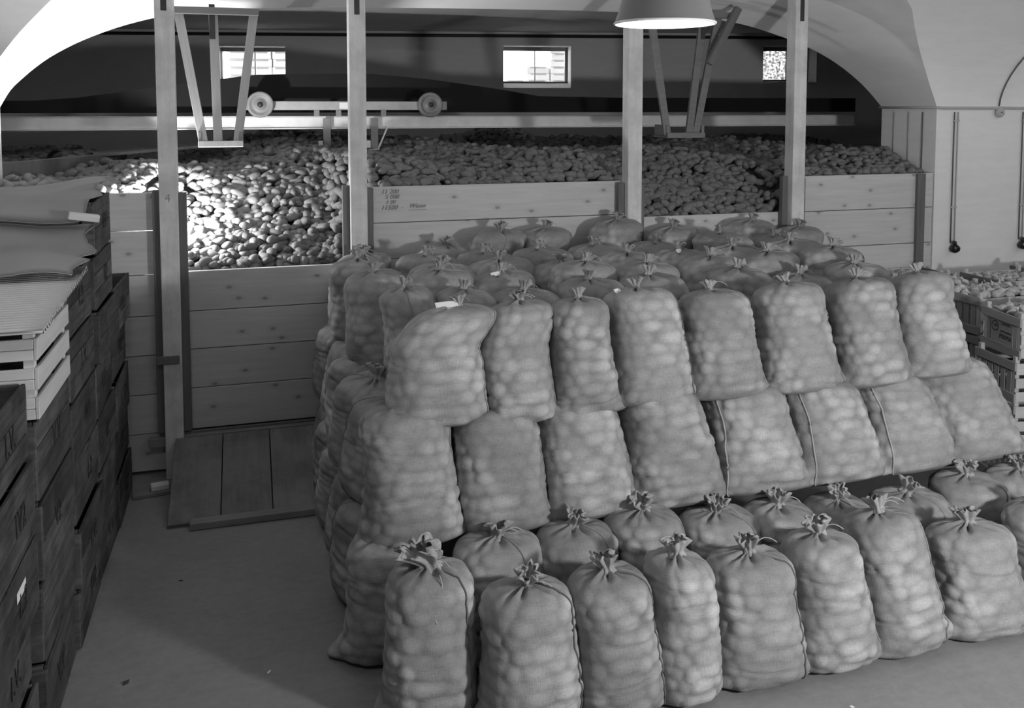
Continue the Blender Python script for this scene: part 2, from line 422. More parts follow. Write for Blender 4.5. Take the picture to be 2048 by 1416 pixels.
# black pipe along the top of the back wall
o = tube('ceiling_pipe', [(-8, -.05, 3.50), (8, -.05, 3.50)], .022, M['iron']); o.matrix_world = Mb
tag(o, 'thin black pipe running along top of the back wall', 'pipe')
for k, (a, b, c, d) in enumerate(WIN):
    wn = bpy.data.objects.new('window_%d' % (k + 1), None); col.objects.link(wn); wn.matrix_world = Mb; tag(wn, kind='structure')
    fm = M['white'] if k < 2 else M['steel']
    fw = .035
    box('frame_rail', (a, .30, d - fw - .02), (b, .36, d), M['steel'], wn)
    gb = c + (.085 if k < 2 else .03)
    box('frame_rail', (a, .30, gb - .02), (b, .36, gb + fw * .6), M['steel'], wn)
    box('frame_stile', (a, .30, gb + fw * .6), (a + fw * .6, .36, d - fw - .02), fm, wn)
    box('frame_stile', (b - fw * 1.2, .30, gb + fw * .6), (b, .36, d - fw - .02), M['steel'], wn)
    if k < 2: box('glazing_bar', ((a + b) / 2 - .008, .31, gb + fw * .6), ((a + b) / 2 + .008, .35, d - fw - .02), M['white'], wn)
    box('glass_pane', (a + fw * .6, .328, gb + fw * .6), (b - fw * 1.2, .334, d - fw - .02), M['glass'] if k < 2 else M['frost'], wn, 0)
    me = bpy.data.meshes.new('sill'); bm = bmesh.new()
    vs = [bm.verts.new(q) for xx in (a, b) for q in ((xx, 0, c - .01), (xx, .32, c - .01), (xx, .32, gb), (xx, 0, c + .004))]
    bm.faces.new(vs[:4]); bm.faces.new(vs[:3:-1])
    for q in range(4): bm.faces.new([vs[q], vs[4 + q], vs[4 + (q + 1) % 4], vs[(q + 1) % 4]])
    bmesh.ops.recalc_face_normals(bm, faces=bm.faces); bm.to_mesh(me); bm.free()
    link('window_sill', me, M['white'], wn)
# yard outside with pale stacked crates
o = st('ground_outside', box_mesh(20, 8, .2, M['outground'], 0), None); o.matrix_world = Mb @ Matrix.Translation((1, 4.45, 2.3))
def yard_crate(lx, ly, lz, cw, ch, label):
    t = thing('yard_crate', label, 'crate', group='pale crates stacked in the yard')
    t.matrix_world = Mb @ Matrix.Translation((lx, ly, lz))
    box('body', (-cw / 2, 0, 0), (cw / 2, .35, ch - .004), M['outcrate'], t, .004)
    box('hand_slot', (-cw * .36, -.006, ch * .72), (cw * .36, .01, ch * .92), M['slot'], t, .001)
    return t
ordn = ['lowest', 'second', 'third', 'fourth', 'fifth', 'sixth', 'seventh', 'eighth', 'ninth', 'tenth']
rng = random.Random(5)
for cidx, (cx, nm) in enumerate(((-1.86, 'left'), (-1.54, 'middle'), (-1.20, 'right'))):
    for k in range(9):
        yard_crate(cx + rng.uniform(-.012, .012), 1.1 + .03 * cidx, 2.4 + .118 * k, .325, .118, 'pale slotted crate, %s in the %s stack outside the left window' % (ordn[k], nm))
for cidx, (cx, nm, nk) in enumerate(((2.30, 'low left', 5), (2.66, 'middle', 7), (3.05, 'tall right', 10))):
    for k in range(nk):
        yard_crate(cx + rng.uniform(-.015, .015), 1.2 + .04 * cidx, 2.4 + .105 * k, .34, .105, 'pale slotted crate, %s in the %s stack outside the middle window' % (ordn[k], nm))

# ------------------------------------------------------------------ plank wall of the bins: posts and bays
POSTS = [(-.005, 'first'), (1.245, 'second'), (3.345, 'third'), (4.79, 'fourth')]
PW = .058
pl = ['tall spruce post with pencilled figure at left end of plank wall', 'tall spruce post right of the lit potato gap',
      'tall spruce post under the hanging lamp', 'tall spruce post nearest the right hand arch pier']
for k, (t, nm) in enumerate(POSTS):
    top = SPR + float(cross_h(t, -.0)) - .02
    p = thing('timber_post', pl[k], 'post', (t, -.065, 0), group='posts of the plank wall')
    box('shaft', (-PW, -.06, 0), (PW, .06, top), M['post'], p, .004)
    if k != 2: box('steel_strap', (-.018, -.064, (3.13, 3.14, 0, 3.19)[k]), (.018, -.058, top - .005), M['iron'], p, .001)
    zt = (1.93, 1.93, 1.90, 1.92)[k]
    for sgn in (-1, 1): box('cleat', (sgn * PW + min(0, sgn * .05), .0, .3), (sgn * PW + max(0, sgn * .05), .05, zt + (.02 if sgn < 0 else 0)), M['cleat'], p, .003)
    if k == 0:
        text('pencil_mark', '4', .075, (-.005, -.0605, 1.90), (R(90), 0, 0), M['pencil'], p)
        box('stop_block', (-.10, -.075, .79), (.045, -.06, .845), M['cleat'], p, .003)
def bay(label, t0, t1, edges, s=0.0, mat='plank', trim=None):
    b = thing('plank_wall', label, 'plank wall', ((t0 + t1) / 2, s + .02, 0), group='bays of the plank wall')
    L = t1 - t0; r = random.Random(int(t0 * 100))
    for k in range(len(edges) - 1):
        z1, z0 = edges[k], edges[k + 1]
        o = box('plank', (-L / 2, -.016, z0 + .005), (L / 2, .016, z1), M[mat], b, .003)
        o.location.y += r.uniform(-.004, .004)
    return b
bay('short bay of pale planks behind the dark crate stack, left of all posts', TL, POSTS[0][0] - PW, [1.93, 1.672, 1.372, 1.09, .82, .55, .28, .02], .0)
b1 = bay('lowered plank bay below the brightly lit potatoes', POSTS[0][0] + PW - .01, POSTS[1][0] - PW + .01, [1.385, 1.107, .843, .571, .285], 0.0)
b2 = bay('long plank bay with pencilled figures between second and third posts', POSTS[1][0] + PW - .01, POSTS[2][0] - PW + .01, [1.93, 1.665, 1.40, 1.13, .86, .59, .3, .02], 0.0)
bay('lower plank bay between the two right hand posts', POSTS[2][0] + PW - .01, POSTS[3][0] - PW + .01, [1.64, 1.37, 1.10, .83, .56, .29, .02], 0.0)
b4 = bay('plank bay between fourth post and the arch pier', POSTS[3][0] + PW - .01, TR - .01, [1.93, 1.63, 1.32, 1.03, .75, .47, .2], 0.0)
box('end_cleat', (.38, -.05, .0), (.46, -.017, 1.93), M['cleat'], b4).location.x += 0.13
# pencilled sums on the long bay
for s_, x, z, sz in (('11 200', -.815, 1.893, .045), ('5 000', -.80, 1.855, .045), ('1 00', -.81, 1.818, .04), ('11500  -', -.80, 1.778, .048), ('Wasse', -.615, 1.787, .045)):
    text('pencil_mark', s_, sz, (x, -.0215, z), (R(90), 0, 0), M['pencil'], b2, .35)
box('pencil_mark', (-.68, -.0225, 1.756), (-.55, -.021, 1.759), M['pencil'], b2, 0)
# base of the lowered bay: sill boards, dark gap, sloping trap of three planks
sb = thing('sill_boards', 'worn horizontal boards at foot of the plank wall above the ramp', 'board', (.45, -.04, 0))
box('board', (-.62, -.05, .215), (.62, -.0, .275), M['rampx'], sb)
box('board', (-.5, -.005, .02), (.7, .014, .292), M['cleat'], sb)
rp = thing('plank_ramp', 'sloping ramp of three dull planks leaning on the plank wall', 'ramp', (0, 0, 0))
ang = math.atan2(.25, .74)
for k in range(3):
    o = box('plank', (-.150, -.40, -.018), (.150, .40, .018), M['ramp'], rp, .003)
    o.location = (.152 + .306 * k, -.50, .135); o.rotation_euler = (ang, 0, 0)
box('toe_batten', (.13, -.95, .002), (.96, -.875, .045), M['rampx'], rp, .004)
box('bearer', (.02, -.80, .001), (.9, -.72, .016), M['cleat'], rp)
box('bearer', (.02, -.16, .001), (.9, -.09, .20), M['cleat'], rp)
rb = thing('broken_board', 'short broken board lying in shadow left of the ramp', 'board', (-.12, -.33, 0), (0, 0, R(8)))
box('board', (-.13, -.06, .001), (.10, .06, .028), M['rampx'], rb)
box('batten', (-.02, -.04, .029), (.09, .03, .062), M['palewoodx'], rb)

# ------------------------------------------------------------------ potatoes
PR = np.random.default_rng(11)
bx_t = [TL, -.55, -.12, 1.10, 1.40, 3.2, 3.5, 4.65, 4.95, TR]
bx_z = [1.82, 1.84, 1.32, 1.30, 1.86, 1.86, 1.56, 1.56, 1.86, 1.86]
def surf(t, s):
    zf = np.interp(t, bx_t, bx_z)
    front = zf + np.clip(s, 0, None) * .56
    top = 2.05 + .055 * np.sin(t * 1.9 + 1) * np.cos(s * 1.3) + .05 * np.sin(t * 4.3 + s * 2.2)
    top += .26 * np.exp(-((t - .95) / .55) ** 2 - ((s - 3.0) / .7) ** 2) + .22 * np.exp(-((t - 3.3) / .45) ** 2 - ((s - 3.4) / .6) ** 2)
    top -= .10 * np.exp(-((t + .6) / .6) ** 2)
    top -= .06 * (s > 3.9) * (s - 3.9)
    k = .06
    return -k * np.log(np.exp(-front / k) + np.exp(-top / k))
def potato_shape(seed, nu=14, nv=9):
    r = np.random.default_rng(seed)
    th = np.linspace(0, math.pi, nv); phi = np.arange(nu) * 2 * math.pi / nu
    el = r.uniform(1.12, 1.75); fl = r.uniform(.82, 1.0); bend = r.uniform(-.25, .25); neck = r.uniform(-.14, .05)
    Z = np.cos(th)[:, None] * np.ones(nu); rad = np.sin(th)[:, None] * np.ones(nu)
    rad = np.sign(rad) * np.abs(rad) ** .85 * (1 + neck * np.exp(-(Z / .35) ** 2))
    rad *= 1 + .06 * np.sin(2 * phi + r.uniform(0, 6))[None] + .05 * np.sin(3 * th[:, None] + phi[None] + r.uniform(0, 6))
    X = rad * np.cos(phi); Y = rad * np.sin(phi) * fl
    V = np.stack([Z * el, X + bend * (Z ** 2 - .4), Y], -1).reshape(-1, 3)
    i = np.arange(nv - 1)[:, None] * nu; j = np.arange(nu)[None]; j2 = (j + 1) % nu
    F = np.stack([i + j, i + nu + j, i + nu + j2, i + j2], -1).reshape(-1, 4)
    return V, F
PV = [potato_shape(100 + k) for k in range(10)]
PL = [potato_shape(100 + k, 9, 6) for k in range(10)]
pm = []
for v, f in PV:
    me = new_mesh('potato', v, f, True); me.materials.append(M['potato']); pm.append(me)
pts = []
sp = .074
for row in range(int(4.9 / (sp * .86)) + 1):
    s0 = .10 + row * sp * .86
    grade = .56 if s0 < 1.0 else .1
    for kk in range(int((TR - TL) / sp)):
        t0 = TL + .05 + (kk + .5 * (row % 2)) * sp
        pts.append((t0, s0))
pts = np.array(pts) + PR.uniform(-.034, .034, (len(pts), 2))
extra = np.stack([PR.uniform(TL + .05, TR - .05, 2400), .1 + 3.8 * PR.uniform(0, 1, 2400) ** 1.3], -1)
pts = np.vstack([pts, extra]); lift = np.concatenate([np.zeros(len(pts) - 2400), PR.uniform(.01, .045, 2400)])
# denser on the steep front slopes
fs = np.stack([PR.uniform(.08, 1.16, 420), PR.uniform(.08, 1.2, 420)], -1)
fd = np.stack([PR.uniform(3.42, 4.7, 260), PR.uniform(.08, .9, 260)], -1)
pts = np.vstack([pts, fs, fd]); lift = np.concatenate([lift, PR.uniform(-.01, .04, 680)])
keep = (pts[:, 1] > .085) & (pts[:, 0] > TL + .04) & (pts[:, 0] < TR - .04)
keep &= ~((np.hypot(pts[:, 0] + .075, pts[:, 1] - .30) < .10))
pts = pts[keep]; lift = lift[keep]
side = []
for (a_, b_) in ((-2.4, TL), (TR, 7.5)):                     # the heap goes on sideways behind the piers
    for row in range(44):
        for kk in range(int((b_ - a_) / .085)): side.append((a_ + (kk + .5 * (row % 2)) * .085, .82 + row * .085))
side = np.array(side) + PR.uniform(-.035, .035, (len(side), 2))
pts = np.vstack([pts, side]); lift = np.concatenate([lift, np.zeros(len(side))])
zz = surf(pts[:, 0], pts[:, 1]) + lift
N = len(pts)
rotq = [Euler((PR.uniform(-.6, .6), PR.uniform(-.5, .5), PR.uniform(0, 6.28))) for _ in range(N)]
size = PR.uniform(.026, .041, N); kind = PR.integers(0, 10, N)
# pick the 300 that show largest: nearest ones standing above the planks, as seen from the room
zfront = np.interp(pts[:, 0], [TL, -.07, .05, 1.19, 1.3, 3.28, 3.41, 4.72, 4.85, TR], [1.93, 1.93, 1.385, 1.385, 1.93, 1.93, 1.64, 1.64, 1.93, 1.93])
slope = (2.5 - zfront) / (6.41)
vis = zz + .03 > zfront - slope * pts[:, 1] * 1.0
dist = np.where((pts[:, 0] < TL) | (pts[:, 0] > TR), 90, 0) + np.hypot(pts[:, 0] - .5, pts[:, 1] + 6.41) + np.where(vis, 0, 50) - lift * 4
order = np.argsort(dist); ind = set(order[:300].tolist())
def bayname(t):
    if t < -.06: return 'left end of the plank wall'
    if t < 1.25: return 'gap with the lowered planks'
    if t < 3.35: return 'long pencilled plank bay'
    if t < 4.8: return 'low bay between the right hand posts'
    return 'plank bay beside the arch pier'
SV = []; SF = []; off = 0
for k in range(N):
    p = (pts[k, 0], pts[k, 1], zz[k])
    if k in ind:
        o = link('potato', pm[kind[k]], None, None, p, rotq[k], (size[k],) * 3)
        nm = bayname(p[0]); tag(o, 'loose potato at the front of the heap in the ' + nm, 'potato', 'front potatoes in the ' + nm)
    else:
        v, f = (PV if pts[k, 1] < 1.6 else PL)[kind[k]]
        mt = np.array(rotq[k].to_matrix())
        SV.append((v * size[k]) @ mt.T + np.array(p)); SF.append(f + off); off += len(v)
o = link('potato_heap', new_mesh('potato_heap', np.vstack(SV), np.vstack(SF), True), M['potato'])
tag(o, 'wide heap of potatoes filling the dark bins behind the plank wall', 'potatoes', kind='stuff')
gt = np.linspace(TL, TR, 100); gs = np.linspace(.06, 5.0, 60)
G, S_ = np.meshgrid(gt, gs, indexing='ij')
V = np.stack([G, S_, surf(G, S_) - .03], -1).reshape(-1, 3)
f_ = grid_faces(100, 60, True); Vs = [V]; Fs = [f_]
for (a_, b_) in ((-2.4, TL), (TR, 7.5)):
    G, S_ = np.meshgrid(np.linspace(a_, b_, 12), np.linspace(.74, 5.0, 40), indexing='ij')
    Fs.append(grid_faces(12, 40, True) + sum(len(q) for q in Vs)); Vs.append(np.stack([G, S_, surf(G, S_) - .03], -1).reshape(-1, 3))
o = link('potato_bed', new_mesh('potato_bed', np.vstack(Vs), np.vstack(Fs), True), M['under'], o)  # sheet added under the potatoes so the gaps read dark
o['kind'] = 'stuff'
# boards sticking out of the heap at the left
bd = thing('divider_board', 'dark slanting board dividing the potatoes at the far left', 'board', (-.95, 1.5, 1.95), (R(10), 0, R(65)))
box('board', (-.9, -.015, -.15), (.9, .015, .15), M['cleat'], bd)
bd = thing('loose_board', 'flat dull board lying on the potatoes left of the first post', 'board', (-.25, 2.2, 2.13), (R(4), R(-4), R(12)))
box('board', (-.55, -.12, -.012), (.55, .12, .012), M['ramp'], bd)

# ------------------------------------------------------------------ overhead conveyor: rail, belt, tripper trolley, V hangers
rl = thing('conveyor_rail', 'long grey painted rail crossing above the potatoes', 'rail', (2.9, 2.1, 2.30))
box('web', (-5.6, 0, .012), (4.1, .02, .115), M['rail'], rl, .002)
box('lower_flange', (-5.6, -.035, 0), (4.1, .03, .011), M['rail'], rl, .002)
box('upper_flange', (-5.6, .0, .108), (4.1, .06, .119), M['rail'], rl, .002)
r2 = thing('conveyor_rail', 'second grey rail hidden behind the black belt', 'rail', (2.9, 3.0, 2.30))
box('web', (-5.6, 0, .0), (4.1, .02, .115), M['rail'], r2, .002)
prof = [(-2.6, 2.545), (-1.3, 2.56), (-.95, 2.585), (-.16, 2.703), (.54, 2.80), (.99, 2.82), (1.65, 2.827), (2.24, 2.779), (2.95, 2.685), (3.38, 2.616), (4.26, 2.602), (7.2, 2.605)]
low = [(7.2, 2.45), (-2.6, 2.45)]
cb = thing('conveyor_belt', 'black rubber conveyor belt rising over the trolley in a hump', 'conveyor belt', (0, 0, 0))
link('belt', extrude_poly(prof + low, 2.34, 2.86), M['rubber'], cb)
tr = thing('tripper_trolley', 'two wheeled trolley standing on the conveyor rail', 'trolley', (0, 2.06, 0))
box('side_beam', (.44, -.02, 2.476), (2.35, .02, 2.556), M['beam'], tr)
wp = [(0, -.035), (.03, -.035), (.034, -.028), (.045, -.028), (.048, -.02), (.085, -.02), (.09, -.03), (.115, -.03), (.118, -.02), (.118, .03), (.0, .03)]
wm = lathe_mesh(wp, 36, 'wheel')
for x in (.62, 2.182):
    wo = link('wheel', wm, M['steel'], tr, (x, -.045, 2.525), (R(90), 0, 0)); wo.scale = (1, 1, -1)
    hb = link('hub', lathe_mesh([(0, .05), (.02, .048), (.026, .04), (.026, .0)], 20, 'hub'), M['iron'], wo, (0, 0, -.0)); hb.scale = (1, 1, -1)
for x in (1.10, 1.30, 1.72): box('stanchion', (x, .0, 2.42), (x + .05, .02, 2.475), M['steel'], tr)
for x in (1.18, 1.62):
    box('drop_plate', (x, -.01, 2.10), (x + .07, .005, 2.40), M['steel'], tr)
    box('foot_bracket', (x - .045, -.02, 2.095), (x + .08, .02, 2.11), M['rail'], tr)
    box('guide_block', (x - .045, -.03, 2.12), (x - .005, .03, 2.19), M['rail'], tr)
bar('brace', (1.69, 0, 2.11), (1.78, 0, 2.32), .02, .015, M['rail'], tr)
o = box('white_label', (1.33, -.024, 2.487), (1.42, -.021, 2.545), M['tag'], tr, 0)
def slat_xz(name, x0, z0, x1, z1, wx, wy, mat, parent):
    L = math.hypot(x1 - x0, z1 - z0)
    return link(name, box_mesh(wx, wy, L, mat, .002), None, parent, ((x0 + x1) / 2, 0, (z0 + z1) / 2), (0, math.atan2(x0 - x1, z0 - z1), 0))
def hanger(label, s, cross, slats, tray, mat):
    hgr = thing('rail_hanger', label, 'hanger', (0, s, 0), group='wooden V hangers of the conveyor')
    (a, b, z) = cross
    box('cross_bar', (a, -.06, z - .025), (b, -.02, z + .025), M['slat_dark'], hgr)
    for (x0, z0, x1, z1) in slats: slat_xz('slat', x0, z0, x1, z1, .062, .03, mat, hgr)
    (c, d, zt) = tray
    box('tray_front', (c, -.05, zt), (d, -.03, zt + .045), mat, hgr)
    box('tray_base', (c, -.03, zt), (d, .22, zt + .02), mat, hgr)
    box('tray_side', (c, -.03, zt + .021), (c + .025, .2, zt + .11), M['slat_dark'], hgr)
    box('tray_side', (d - .025, -.03, zt + .021), (d, .2, zt + .11), M['slat_dark'], hgr)
    xm = slats[1][0]
    box('iron_strap', (xm - .028, -.024, z - .20), (xm + .012, -.016, z + .05), M['iron'], hgr)
M['slat_dark'] = wood('weathered_hanger_wood', .16, .22, 'x', False, .75, .1)
hanger('pale wooden V hanger between the first two posts', .4, (-.045, .60, 3.185), [(.05, 3.18, .20, 2.25), (.285, 3.20, .30, 2.25), (.565, 3.18, .435, 2.25)], (.165, .475, 2.215), M['slat'])
hanger('dull wooden V hanger between the two right hand posts', .4, (3.70, 4.42, 3.27), [(3.71, 3.25, 3.87, 2.27), (4.19, 3.26, 4.07, 2.27), (4.33, 3.26, 4.13, 2.27)], (3.85, 4.20, 2.245), M['slat_dark'])
db = thing('diagonal_brace', 'heavy dark timber brace slanting up beside the right hanger', 'brace', (0, .30, 0))
slat_xz('timber', 4.46, 3.33, 4.20, 2.86, .06, .05, M['cleat'], db)

# ------------------------------------------------------------------ hanging lamp
LP = (2.21, -2.92, 2.855)
lm = thing('pendant_lamp', 'grey enamel pendant lamp shade hanging at top of the picture', 'lamp', LP)
sh = [(.213, 0), (.209, .012), (.196, .05), (.186, .09), (.17, .13), (.13, .165), (.075, .19), (.05, .215), (.045, .27)]
link('shade', lathe_mesh(sh, 64, 'shade'), M['enamel'], lm)
link('shade_lining', lathe_mesh([(max(r - .004, .002), z - .0005 if z < .001 else z - .006) for r, z in sh[:-1]] + [(.002, .20)], 64, 'lining'), M['enamel_in'], lm)
link('rim', lathe_mesh([(.2095, -.004), (.2155, -.004), (.2165, .002), (.213, .006), (.2095, .002), (.2095, -.004)], 64, 'rim'), M['enamel_in'], lm)
link('bulb', lathe_mesh([(0, .03), (.022, .033), (.036, .05), (.04, .07), (.034, .095), (.018, .12), (.014, .15)], 24, 'bulb'), M['glow'], lm)
tube('cord', [(0, 0, .26), (0, 0, SPR + VR - LP[2] - .02)], .006, M['black'], lm)
pl_ = point_light('pendant_lamp_light', (LP[0], LP[1], LP[2] + .045), 3.5, .05)

# ------------------------------------------------------------------ burlap sacks
def resample(P, n):
    P = np.asarray(P, float)
    for _ in range(3):                                     # Chaikin smoothing
        Q = [P[0]]
        for a, b in zip(P[:-1], P[1:]): Q += [a * .75 + b * .25, a * .25 + b * .75]
        Q.append(P[-1]); P = np.array(Q)
    d = np.concatenate([[0], np.cumsum(np.linalg.norm(np.diff(P, axis=0), axis=1))])
    x = np.linspace(0, d[-1], n)
    return np.stack([np.interp(x, d, P[:, 0]), np.interp(x, d, P[:, 1])], -1)
def smooth(x, a, b):
    t = np.clip((x - a) / (b - a), 0, 1); return t * t * (3 - 2 * t)
def make_sack(w, d, h, seed, ears=(.02, .05), knot=(0, 0), bend=(0, 0), bumpA=.013, nu=108, nv=96, slump=0.0, full=1.0):
    r = np.random.default_rng(seed)
    asp = h / (w / 2)
    prof = np.array([(0.0, 0), (.5, 0), (.84, .0), (.97, .03), (1.0, .12), (1.01, .3), (1.0, .6), (1.0, .80), (.97, .875), (.86, .935), (.64, .965), (.38, .975), (.2, .98), (.12, .988), (.075, 1.0)])
    pr = prof * np.array([1, asp]); pr = resample(pr, nv) / np.array([1, asp])
    rr, zn = pr[:, 0], pr[:, 1]
    u = np.arange(nu) * 2 * math.pi / nu
    z = zn[:, None] * np.ones(nu); rad = rr[:, None] * np.ones(nu)
    ex = 2.5 + .8 * np.exp(-zn / .22); c, s = np.cos(u), np.sin(u)
    X = np.sign(c) * np.abs(c) ** (2 / ex[:, None]); Y = np.sign(s) * np.abs(s) ** (2 / ex[:, None])
    low = r.uniform(-1, 1, 6) * .025
    rad *= 1 + low[0] * np.sin(u + r.uniform(0, 6) + 3 * z) + low[1] * np.sin(2 * u + 5 * z + r.uniform(0, 6)) + low[2] * np.sin(3 * u - 6 * z + r.uniform(0, 6))
    rad *= 1 + .05 * np.exp(-((z - .28) / .22) ** 2) + slump * np.exp(-(z / .3) ** 2) - .02 * np.exp(-((z - .62) / .12) ** 2)
    bx = w / 2 * (1 + .02 * np.exp(-(z / .15) ** 2)); by = d / 2 * (1 - .2 * np.exp(-(z / .1) ** 2))
    X = X * rad * bx; Y = Y * rad * by; Z = z * h
    # ears at the lower corners
    for sgn, e in ((1, ears[1]), (-1, ears[0])):
        a = np.arccos(np.clip(c * sgn, -1, 1))[None]
        ga = np.exp(-(a / .55) ** 2) * np.exp(-(z / .14) ** 2) * np.clip(rad / .9, 0, 1) ** 2
        X += sgn * e * 2.0 * ga; Y *= 1 - .5 * ga; Z *= 1 - .45 * ga * min(1.0, e / .06)
    # gathered folds towards the neck
    k1, k2 = r.integers(6, 9), r.integers(10, 14)
    wt = smooth(zn * 0 + rr, 1.0, .2)[:, None] * (z > .5)
    fold = (np.sin(k1 * u + r.uniform(0, 6)) * .6 + .5 * np.sin(k2 * u + r.uniform(0, 6)) + .35 * np.sin(3 * u + r.uniform(0, 6)))[None] * wt
    base = np.stack([X, Y, Z], -1)
    du = np.roll(base, -1, 1) - np.roll(base, 1, 1); dv = np.gradient(base, axis=0)
    nrm = np.cross(du, dv); nrm /= np.linalg.norm(nrm, axis=-1, keepdims=True) + 1e-9
    # onions pressing from inside: rows of jittered domes
    per = math.pi * (1.5 * (w / 2 + d / 2) - math.sqrt(w * d / 4)); q = u / (2 * math.pi) * per
    path = np.concatenate([[0], np.cumsum(np.linalg.norm(np.diff(pr * np.array([w / 2, h]), axis=0), axis=1))])
    Cq = []
    rs = .056; nrow = int(path[-1] / rs) + 2
    for i in range(nrow):
        nn = int(per / .074)
        for j in range(nn):
            Cq.append(((j + .5 * (i % 2) + r.uniform(-.32, .32)) * per / nn, (i + r.uniform(-.2, .2)) * rs, r.uniform(.036, .05), r.uniform(.028, .036), r.uniform(.6, 1.15)))
    Cq = np.array(Cq, np.float32)
    # keep the pattern even where the girth shrinks
    girth = np.clip(rad, .25, 1.2)
    QQ = (q[None] * np.ones_like(z)).ravel()[:, None]; PP = (path[:, None] * np.ones(nu)).ravel()[:, None]
    H = np.zeros(QQ.shape[0], np.float32)
    for blk in range(0, len(Cq), 64):
        cc = Cq[blk:blk + 64]
        dq = np.abs(QQ - cc[:, 0]); dq = np.minimum(dq, per - dq)
        dd = (dq / cc[:, 2]) ** 2 + ((PP - cc[:, 1]) / cc[:, 3]) ** 2
        H = np.maximum(H, (np.clip(1 - dd * .55, 0, 1) ** .85 * cc[:, 4]).max(1))
    H = H.reshape(z.shape)
    wb = smooth(z, .01, .05) * (1 - .6 * smooth(z, .86, .97))
    # loose patches where the cloth hangs free
    loose = np.clip(.72 + .55 * np.sin(2 * u + 4 * z + r.uniform(0, 6)) * np.sin(3.5 * z + r.uniform(0, 6)), .55, 1)
    crease = np.zeros_like(z)
    for i in range(9):
        zc = r.uniform(.08, .82); uc = r.uniform(0, 6.28); wd = r.uniform(.4, 1.1)
        da = np.abs((u - uc + math.pi) % (2 * math.pi) - math.pi)[None]
        line = zc + .03 * np.sin(2 * u + i)[None]
        crease += np.exp(-(da / wd) ** 2) * np.exp(-((z - line) / .011) ** 2)
    disp = 1.45 * bumpA * H * wb * loose - .009 * np.clip(crease, 0, 1.2) * wb + .013 * fold
    base = base + nrm * disp[..., None]
    base[..., 2] = np.maximum(base[..., 2], 0)
    kz = smooth(z, .62, 1.0)
    base[..., 0] += knot[0] * kz + bend[0] * z ** 2; base[..., 1] += knot[1] * kz + bend[1] * z ** 2
    base[..., 2] -= .02 * np.abs(fold) * wt * .3
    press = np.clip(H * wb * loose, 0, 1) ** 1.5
    nv_ = nv
    i = np.arange(nv_ - 1)[:, None] * nu; j = np.arange(nu)[None]; j2 = (j + 1) % nu
    Fq = np.stack([i + j, i + j2, i + nu + j2, i + nu + j], -1).reshape(-1, 4)
    me = new_mesh('sack_cloth', base.reshape(-1, 3), Fq, True)
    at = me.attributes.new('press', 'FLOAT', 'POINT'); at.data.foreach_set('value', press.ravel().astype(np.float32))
    uvq = np.stack([QQ.ravel(), PP.ravel()], -1)
    jw = np.stack([j + 0 * i, j + 1 + 0 * i, j + 1 + 0 * i, j + 0 * i], -1).reshape(-1, 4)
    ii = np.stack([i // nu + 0 * j, i // nu + 0 * j, i // nu + 1 + 0 * j, i // nu + 1 + 0 * j], -1).reshape(-1, 4)
    UV = np.stack([jw * per / nu, path[ii]], -1).reshape(-1, 2)
    ul = me.uv_layers.new(name='UVMap'); ul.data.foreach_set('uv', UV.ravel().astype(np.float32))
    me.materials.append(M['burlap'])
    top = base[-1].mean(0)
    return dict(me=me, base=base, nrm=nrm, z=zn, top=top, seed=seed)
def ruffle_mesh(seed, sc=1.0, flop=(0, 0)):
    r = np.random.default_rng(seed); nu, nv = 72, 12
    u = np.arange(nu) * 2 * math.pi / nu; v = np.linspace(0, 1, nv)
    rad = np.interp(v, [0, .15, .45, .8, 1], [.034, .022, .036, .046, .036]) * sc
    zz_ = np.interp(v, [0, .15, .45, .8, 1], [-.016, .0, .022, .040, .040]) * sc
    k = r.integers(7, 10); p = r.uniform(0, 6, 3)
    mod = 1 + np.interp(v, [0, .15, .6, 1], [.1, .12, .3, .36])[:, None] * (np.sin(k * u + p[0]) * .7 + .5 * np.sin((k // 2) * u + p[1]))[None]
    lift = (np.sin((k + 2) * u + p[2]) * .3 + np.sin(3 * u + p[1]) * .35)[None] * np.interp(v, [0, .3, 1], [0, 0, .016])[:, None] * sc
    X = rad[:, None] * mod * np.cos(u) + flop[0] * (v[:, None] ** 1.5); Y = rad[:, None] * mod * np.sin(u) * .85 + flop[1] * (v[:, None] ** 1.5)
    Z = zz_[:, None] + lift
    V = np.stack([X, Y, Z * np.ones_like(X)], -1)
    inner = V.copy(); inner[..., :2] *= .86; inner[..., 2] -= .003
    A = np.concatenate([V, inner[::-1]], 0); m = 2 * nv
    i = np.arange(m - 1)[:, None] * nu; j = np.arange(nu)[None]; j2 = (j + 1) % nu
    Fq = np.stack([i + j, i + j2, i + nu + j2, i + nu + j], -1).reshape(-1, 4)
    me = new_mesh('ruffle', A.reshape(-1, 3), Fq, True); me.materials.append(M['burlap'])
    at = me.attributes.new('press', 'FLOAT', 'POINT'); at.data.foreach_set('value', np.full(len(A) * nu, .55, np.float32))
    UV = (np.stack([np.broadcast_to(u[None], (m, nu)) * .02, np.broadcast_to(np.arange(m)[:, None] * .008, (m, nu))], -1).reshape(-1, 2))[Fq.ravel()]
    ul = me.uv_layers.new(name='UVMap'); ul.data.foreach_set('uv', UV.ravel().astype(np.float32))
    return me
